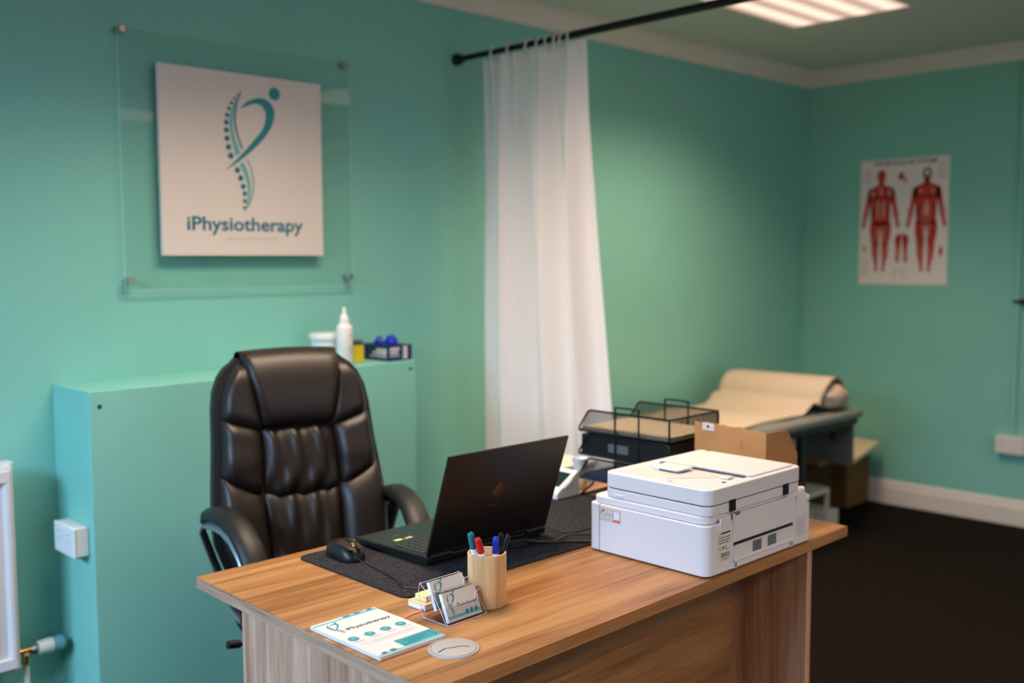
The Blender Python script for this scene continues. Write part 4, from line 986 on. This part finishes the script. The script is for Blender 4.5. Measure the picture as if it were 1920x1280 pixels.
def tray(z, label, loops=True):
    t = thing('letter_tray', label, 'letter tray', (2.165, 1.618, z), math.radians(1.5), group='stacked letter trays')
    h = .062; r = .003
    # wire rims: the side dips to the open far end
    for x in (0, TW):
        B().tube([(x, .003, .006), (x, .003, h-.006), (x, .009, h), (x, TD-.048, h), (x, TD-.040, h-.004), (x, TD-.006, .008), (x, TD-.010, .001), (x, .008, .001)], r, 8, closed=True).build('side_wire', m_blackmetal, t)
        b = B(); b.prism([(.004, .002), (TD-.012, .002), (TD-.040, h-.002), (.004, h-.002)], 0, x-.0004, x+.0004); b.build('side_mesh', m_mesh, t)
        if loops:
            B().tube(spline([(x, .105, .002), (x, .105, h+.008), (x, .111, h+.016), (x, .180, h+.016), (x, .186, h+.008), (x, .186, .002)], 3), r*.9, 8).build('stacking_loop', m_blackmetal, t)
        else:
            for y in (.105, .186): B().tube([(x, y, .002), (x, y, h+.002)], r*.9, 8).build('stacking_post', m_blackmetal, t)
    B().tube([(0, .003, h), (TW, .003, h)], r, 8).tube([(0, .003, .002), (TW, .003, .002)], r, 8).build('end_wire', m_blackmetal, t)
    b = B(); b.box(.002, TW-.002, .0026, .0034, .002, h-.002); b.build('end_mesh', m_mesh, t)
    B().tube([(0, TD-.006, .002), (TW, TD-.006, .002)], r, 8).build('front_wire', m_blackmetal, t)
    B().box(.001, TW-.001, .004, TD-.006, .0005, .002).build('tray_floor', m_blackmetal, t)
    return t
tray(.930, 'topmost black mesh letter tray of the stack, filled with beige paper', loops=True)
tray(.862, 'middle black mesh letter tray of the stack, holding a black file box', loops=False)
tray(.792, 'lower black mesh letter tray of the stack, holding a blue folder', loops=False)
def tilted(x0, x1, y0, y1, z0, z1): return B().box(x0, x1, y0, y1, z0, z1)
rz = math.radians(1.5)
tag(tilted(.006, TW-.008, .008, TD-.016, 0, .010).build('paper_stack', m_paper_beige, loc=(2.165, 1.618, .933), rotz=rz), 'stack of beige paper in the topmost letter tray', 'paper', kind='stuff')
fb = thing('file_box', 'black file box with a white label in the middle letter tray', 'file', (2.165, 1.618, .865), rz)
B().box(.005, TW-.006, .008, TD-.012, 0, .056).build('case', mat('black_card', (18, 18, 21), .5), fb, bevel=.001)
ink('white_label', [(rect(.098, .014, .168, .038), 0)]+[(rect(.102+.006*i, .018, .104+.006*i, .035), 1, .0002) for i in range(0)], [mat('label_grey', (206, 204, 212), .6)], Fr((.005, TD-.012, 0), (0, -1, 0), (0, 0, 1), .0005), fb)
tag(tilted(.008, TW-.008, .06, TD-.02, 0, .012).build('document_folder', mat('blue_folder', (74, 104, 160), .5), loc=(2.165, 1.618, .795), rotz=rz), 'blue document folder lying in the lower letter tray', 'folder')
ts = thing('tray_stand', 'black wire base frame under the stacked letter trays', 'tray base', (2.165, 1.618, DZ+EPS), rz)
for x in (.003, TW-.003):
    B().tube(spline([(x, .01, .003), (x, TD-.01, .003)], 2), .003, 8).tube(spline([(x, TD-.01, .003), (x, TD-.06, .045)], 2), .003, 8).tube(spline([(x, .01, .003), (x, .06, .045)], 2), .003, 8).build('side_wire', m_blackmetal, ts)
B().tube([(.003, TD-.01, .003), (TW-.003, TD-.01, .003)], .003, 8).build('cross_wire', m_blackmetal, ts); B().tube([(.003, .01, .003), (TW-.003, .01, .003)], .003, 8).build('cross_wire', m_blackmetal, ts)

# --- white desk gadgets behind the laptop
cr = thing('card_terminal', 'white wedge-shaped payment terminal with dark sloping screen on the desk mat', 'terminal', (2.052, 1.924, MZ))
b = B(); b.prism([(0, 0), (.096, 0), (.096, .066), (.088, .072), (.010, .026), (0, .018)], 1, 0, .088); b.build('body', m_plastic, cr, bevel=.004)
nrm = Vector((-.046, 0, .078)).normalized(); sl = Vector((.078, 0, .046)).normalized()
ink('screen', [(rect(.012, .012, .074, .076), 0)], [mat('dark_green_screen', (24, 46, 40), .2)], Fr((.010, .088, .026), (0, -1, 0), sl, .0012).__class__((.010, 0, .026), sl, (0, 1, 0), .0008), cr)
B().tube([(.030, -.0004, .030), (.062, -.0004, .050)], .0016, 6).build('card_slot', m_white_gloss, cr)
tr_ = thing('drawer_cabinet', 'slim white cabinet standing behind the desk in front of the curtain', 'cabinet', (2.37, 2.25, 0))
B().box(0, .22, 0, .17, .02, .72).build('carcass', m_plastic, tr_, bevel=.004)
B().box(-.006, .226, -.006, .176, .72, .738).build('top_board', m_plastic_warm, tr_, bevel=.004)
for i in range(3): d_ = B().box(.008, .212, -.013, -.001, .05+.22*i, .255+.22*i).build('drawer', m_pr2, tr_, bevel=.003); B().box(.07, .15, -.021, -.013, .2+.22*i, .215+.22*i).build('drawer_handle', m_grom, d_)
tag(B().lathe([(0, 0), (.020, 0), (.022, .003), (.022, .034), (.019, .038), (0, .038)], n=24).build('lidded_pot', m_plastic_warm, loc=(2.222, 1.99, DZ+EPS)), 'small cream pot under the paper cup beside the letter trays', 'pot')
tag(B().lathe([(0, 0), (.015, 0), (.024, .052), (.025, .054), (.0235, .054), (.0145, .002), (0, .002)], n=28).build('paper_cup', m_plastic, loc=(2.222, 1.99, DZ+EPS+.0384)), 'small white tapered cup standing on the cream pot', 'cup')

# ================================================================== treatment couch
m_vinyl = mat('grey_green_vinyl', (120, 124, 122), .5)
tb = thing('treatment_couch', 'grey-green padded treatment couch in the far corner', 'couch', (3.0, 2.40, 0))
CL, CW, CZ = 1.86, .70, .66
B().rbox(0, CL, 0, CW, CZ-.042, CZ, .06).build('padded_top', m_vinyl, tb, bevel=.014, seg=4)
B().box(.04, CL-.04, .03, CW-.03, CZ-.075, CZ-.043).build('frame', m_blackmetal, tb)
for x in (.18, 1.30):
    for y in (.05, CW-.05): B().box(x-.02, x+.02, y-.016, y+.016, 0, CZ-.085).build('leg', m_blackmetal, tb)
B().box(CL-.035, CL-.017, .06, CW-.04, .36, CZ-.056).build('end_panel', mat('grey_panel', (104, 104, 100), .6), tb)
B().tube([(1.30, .10, .5), (1.52, .30, .49), (CL-.04, .34, .46)], .003, 6).build('brace_cable', m_black, tb)
B().lathe([(0, -.02), (.014, -.02), (.02, -.01), (.02, .01), (.014, .02), (0, .02)], n=16, T=Matrix.Translation((1.74, .12, .515)) @ Matrix.Rotation(.9, 4, 'Y')).build('brace_knob', m_black, tb)
B().box(.9, 1.27, .06, .075, .47, .575).build('side_apron', mat('pale_apron', (178, 168, 156), .6), tb)
# pillow and paper
pw = thing('couch_pillow', 'pillow under the paper at the head of the treatment couch', 'pillow', (4.66, 2.44, CZ+.002))
def pil(u, v):
    a = 2*PI*u; e = max(0, 1-abs(2*v-1)**8)**.5
    r = .066*(.55+.45*e)+.004*math.sin(5*a+9*v)
    return Vector((1.75*r*math.cos(a), .62*v-.01, .07*1.0+r*.95*math.sin(a)))
b = B(); b.grid(pil, 30, 24, closeu=True); bmesh.ops.holes_fill(b.bm, edges=b.bm.edges[:], sides=0); b.build('cushion', mat('crumpled_linen', (190, 172, 156), .9, bump=.8, bscale=40, var=.2, vscale=30), pw, angle=60)
pc = thing('couch_roll', 'cream paper sheet draped along the treatment couch and over the pillow', 'paper sheet', (3.0, 2.46, CZ))
def sheet(u, v):
    x = lerp(.10, 1.84, u); z = .0035
    c = 1.665
    d = (x-c)/.165
    if abs(d) < 1.5:
        z = max(z, .162*max(0, 1-abs(d)**3)**.5 if abs(d) < 1 else 0)
    # soft foot of the hump
    z = max(z, .0035+.055*math.exp(-((x-(c-.19))/.05)**2)*(1 if x < c else 0))
    if x > c: z = max(z, .0045)
    y0 = .03+.022*math.sin(7*x)+.012*math.sin(19*x)
    y1 = .60
    yy = lerp(y0, y1, v)
    z += .0035*math.sin(16*x+5*yy)*(1 if z < .02 else .4)+.0035
    return Vector((x, yy, z))
o = B().grid(sheet, 160, 26).build('sheet', m_cloth, pc, angle=180); so = o.modifiers.new('t', 'SOLIDIFY'); so.thickness = .0015; so.offset = 1

# --- boxes and things under the couch
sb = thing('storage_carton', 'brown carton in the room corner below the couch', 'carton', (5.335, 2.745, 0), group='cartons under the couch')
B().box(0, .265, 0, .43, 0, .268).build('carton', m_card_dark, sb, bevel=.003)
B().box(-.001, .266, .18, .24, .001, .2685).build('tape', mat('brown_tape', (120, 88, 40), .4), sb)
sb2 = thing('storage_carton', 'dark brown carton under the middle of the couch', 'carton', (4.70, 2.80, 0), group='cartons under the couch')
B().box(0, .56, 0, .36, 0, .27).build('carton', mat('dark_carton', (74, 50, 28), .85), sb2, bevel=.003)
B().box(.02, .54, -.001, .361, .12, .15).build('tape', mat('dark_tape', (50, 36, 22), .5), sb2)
tag(B().hexa([(4.93,2.50,.352),(5.55,2.66,.352),(5.58,3.0,.352),(4.93,2.9,.352),(4.93,2.50,.372),(5.55,2.66,.372),(5.58,3.0,.372),(4.93,2.9,.372)]).build('white_board', mat('cream_board', (228, 204, 172), .6), bevel=.004), 'cream flat board lying on the cartons beyond the couch', 'board')
tag(B().hexa([(5.1,2.79,.271),(5.58,2.79,.271),(5.58,3.1,.271),(5.1,3.1,.271),(5.1,2.79,.351),(5.58,2.79,.351),(5.58,3.1,.351),(5.1,3.1,.351)]).build('flat_carton', m_card, bevel=.003), 'flat tan carton between the corner carton and the cream board', 'carton')
b = B(); b.grid(lambda u, v: Vector((.14*math.cos(2*PI*u)*math.sin(PI*v)**.7*(1+.1*math.sin(6*PI*u)), .09*math.sin(2*PI*u)*math.sin(PI*v)**.7, .035*(1-math.cos(PI*v))*(1+.15*math.sin(8*PI*u)))), 30, 12, closeu=True)
tag(b.build('carrier_bag', mat('amber_plastic', (214, 140, 20), .4), loc=(4.83, 2.92, .271)), 'amber plastic bag on the dark carton under the couch', 'bag')
st = thing('step_stool', 'cream step stool on the carpet in front of the dark cartons', 'stool', (4.60, 2.585, 0))
B().rbox(0, .26, 0, .2, .20, .225, .03).build('top_step', m_plastic_warm, st, bevel=.006)
for x in (.01, .235):
    for y in (.01, .175): B().box(x, x+.018, y, y+.018, 0, .20).build('leg', m_plastic_warm, st)
B().box(.22, .34, 0, .2, .0, .10).build('lower_step', m_plastic_warm, st, bevel=.006)
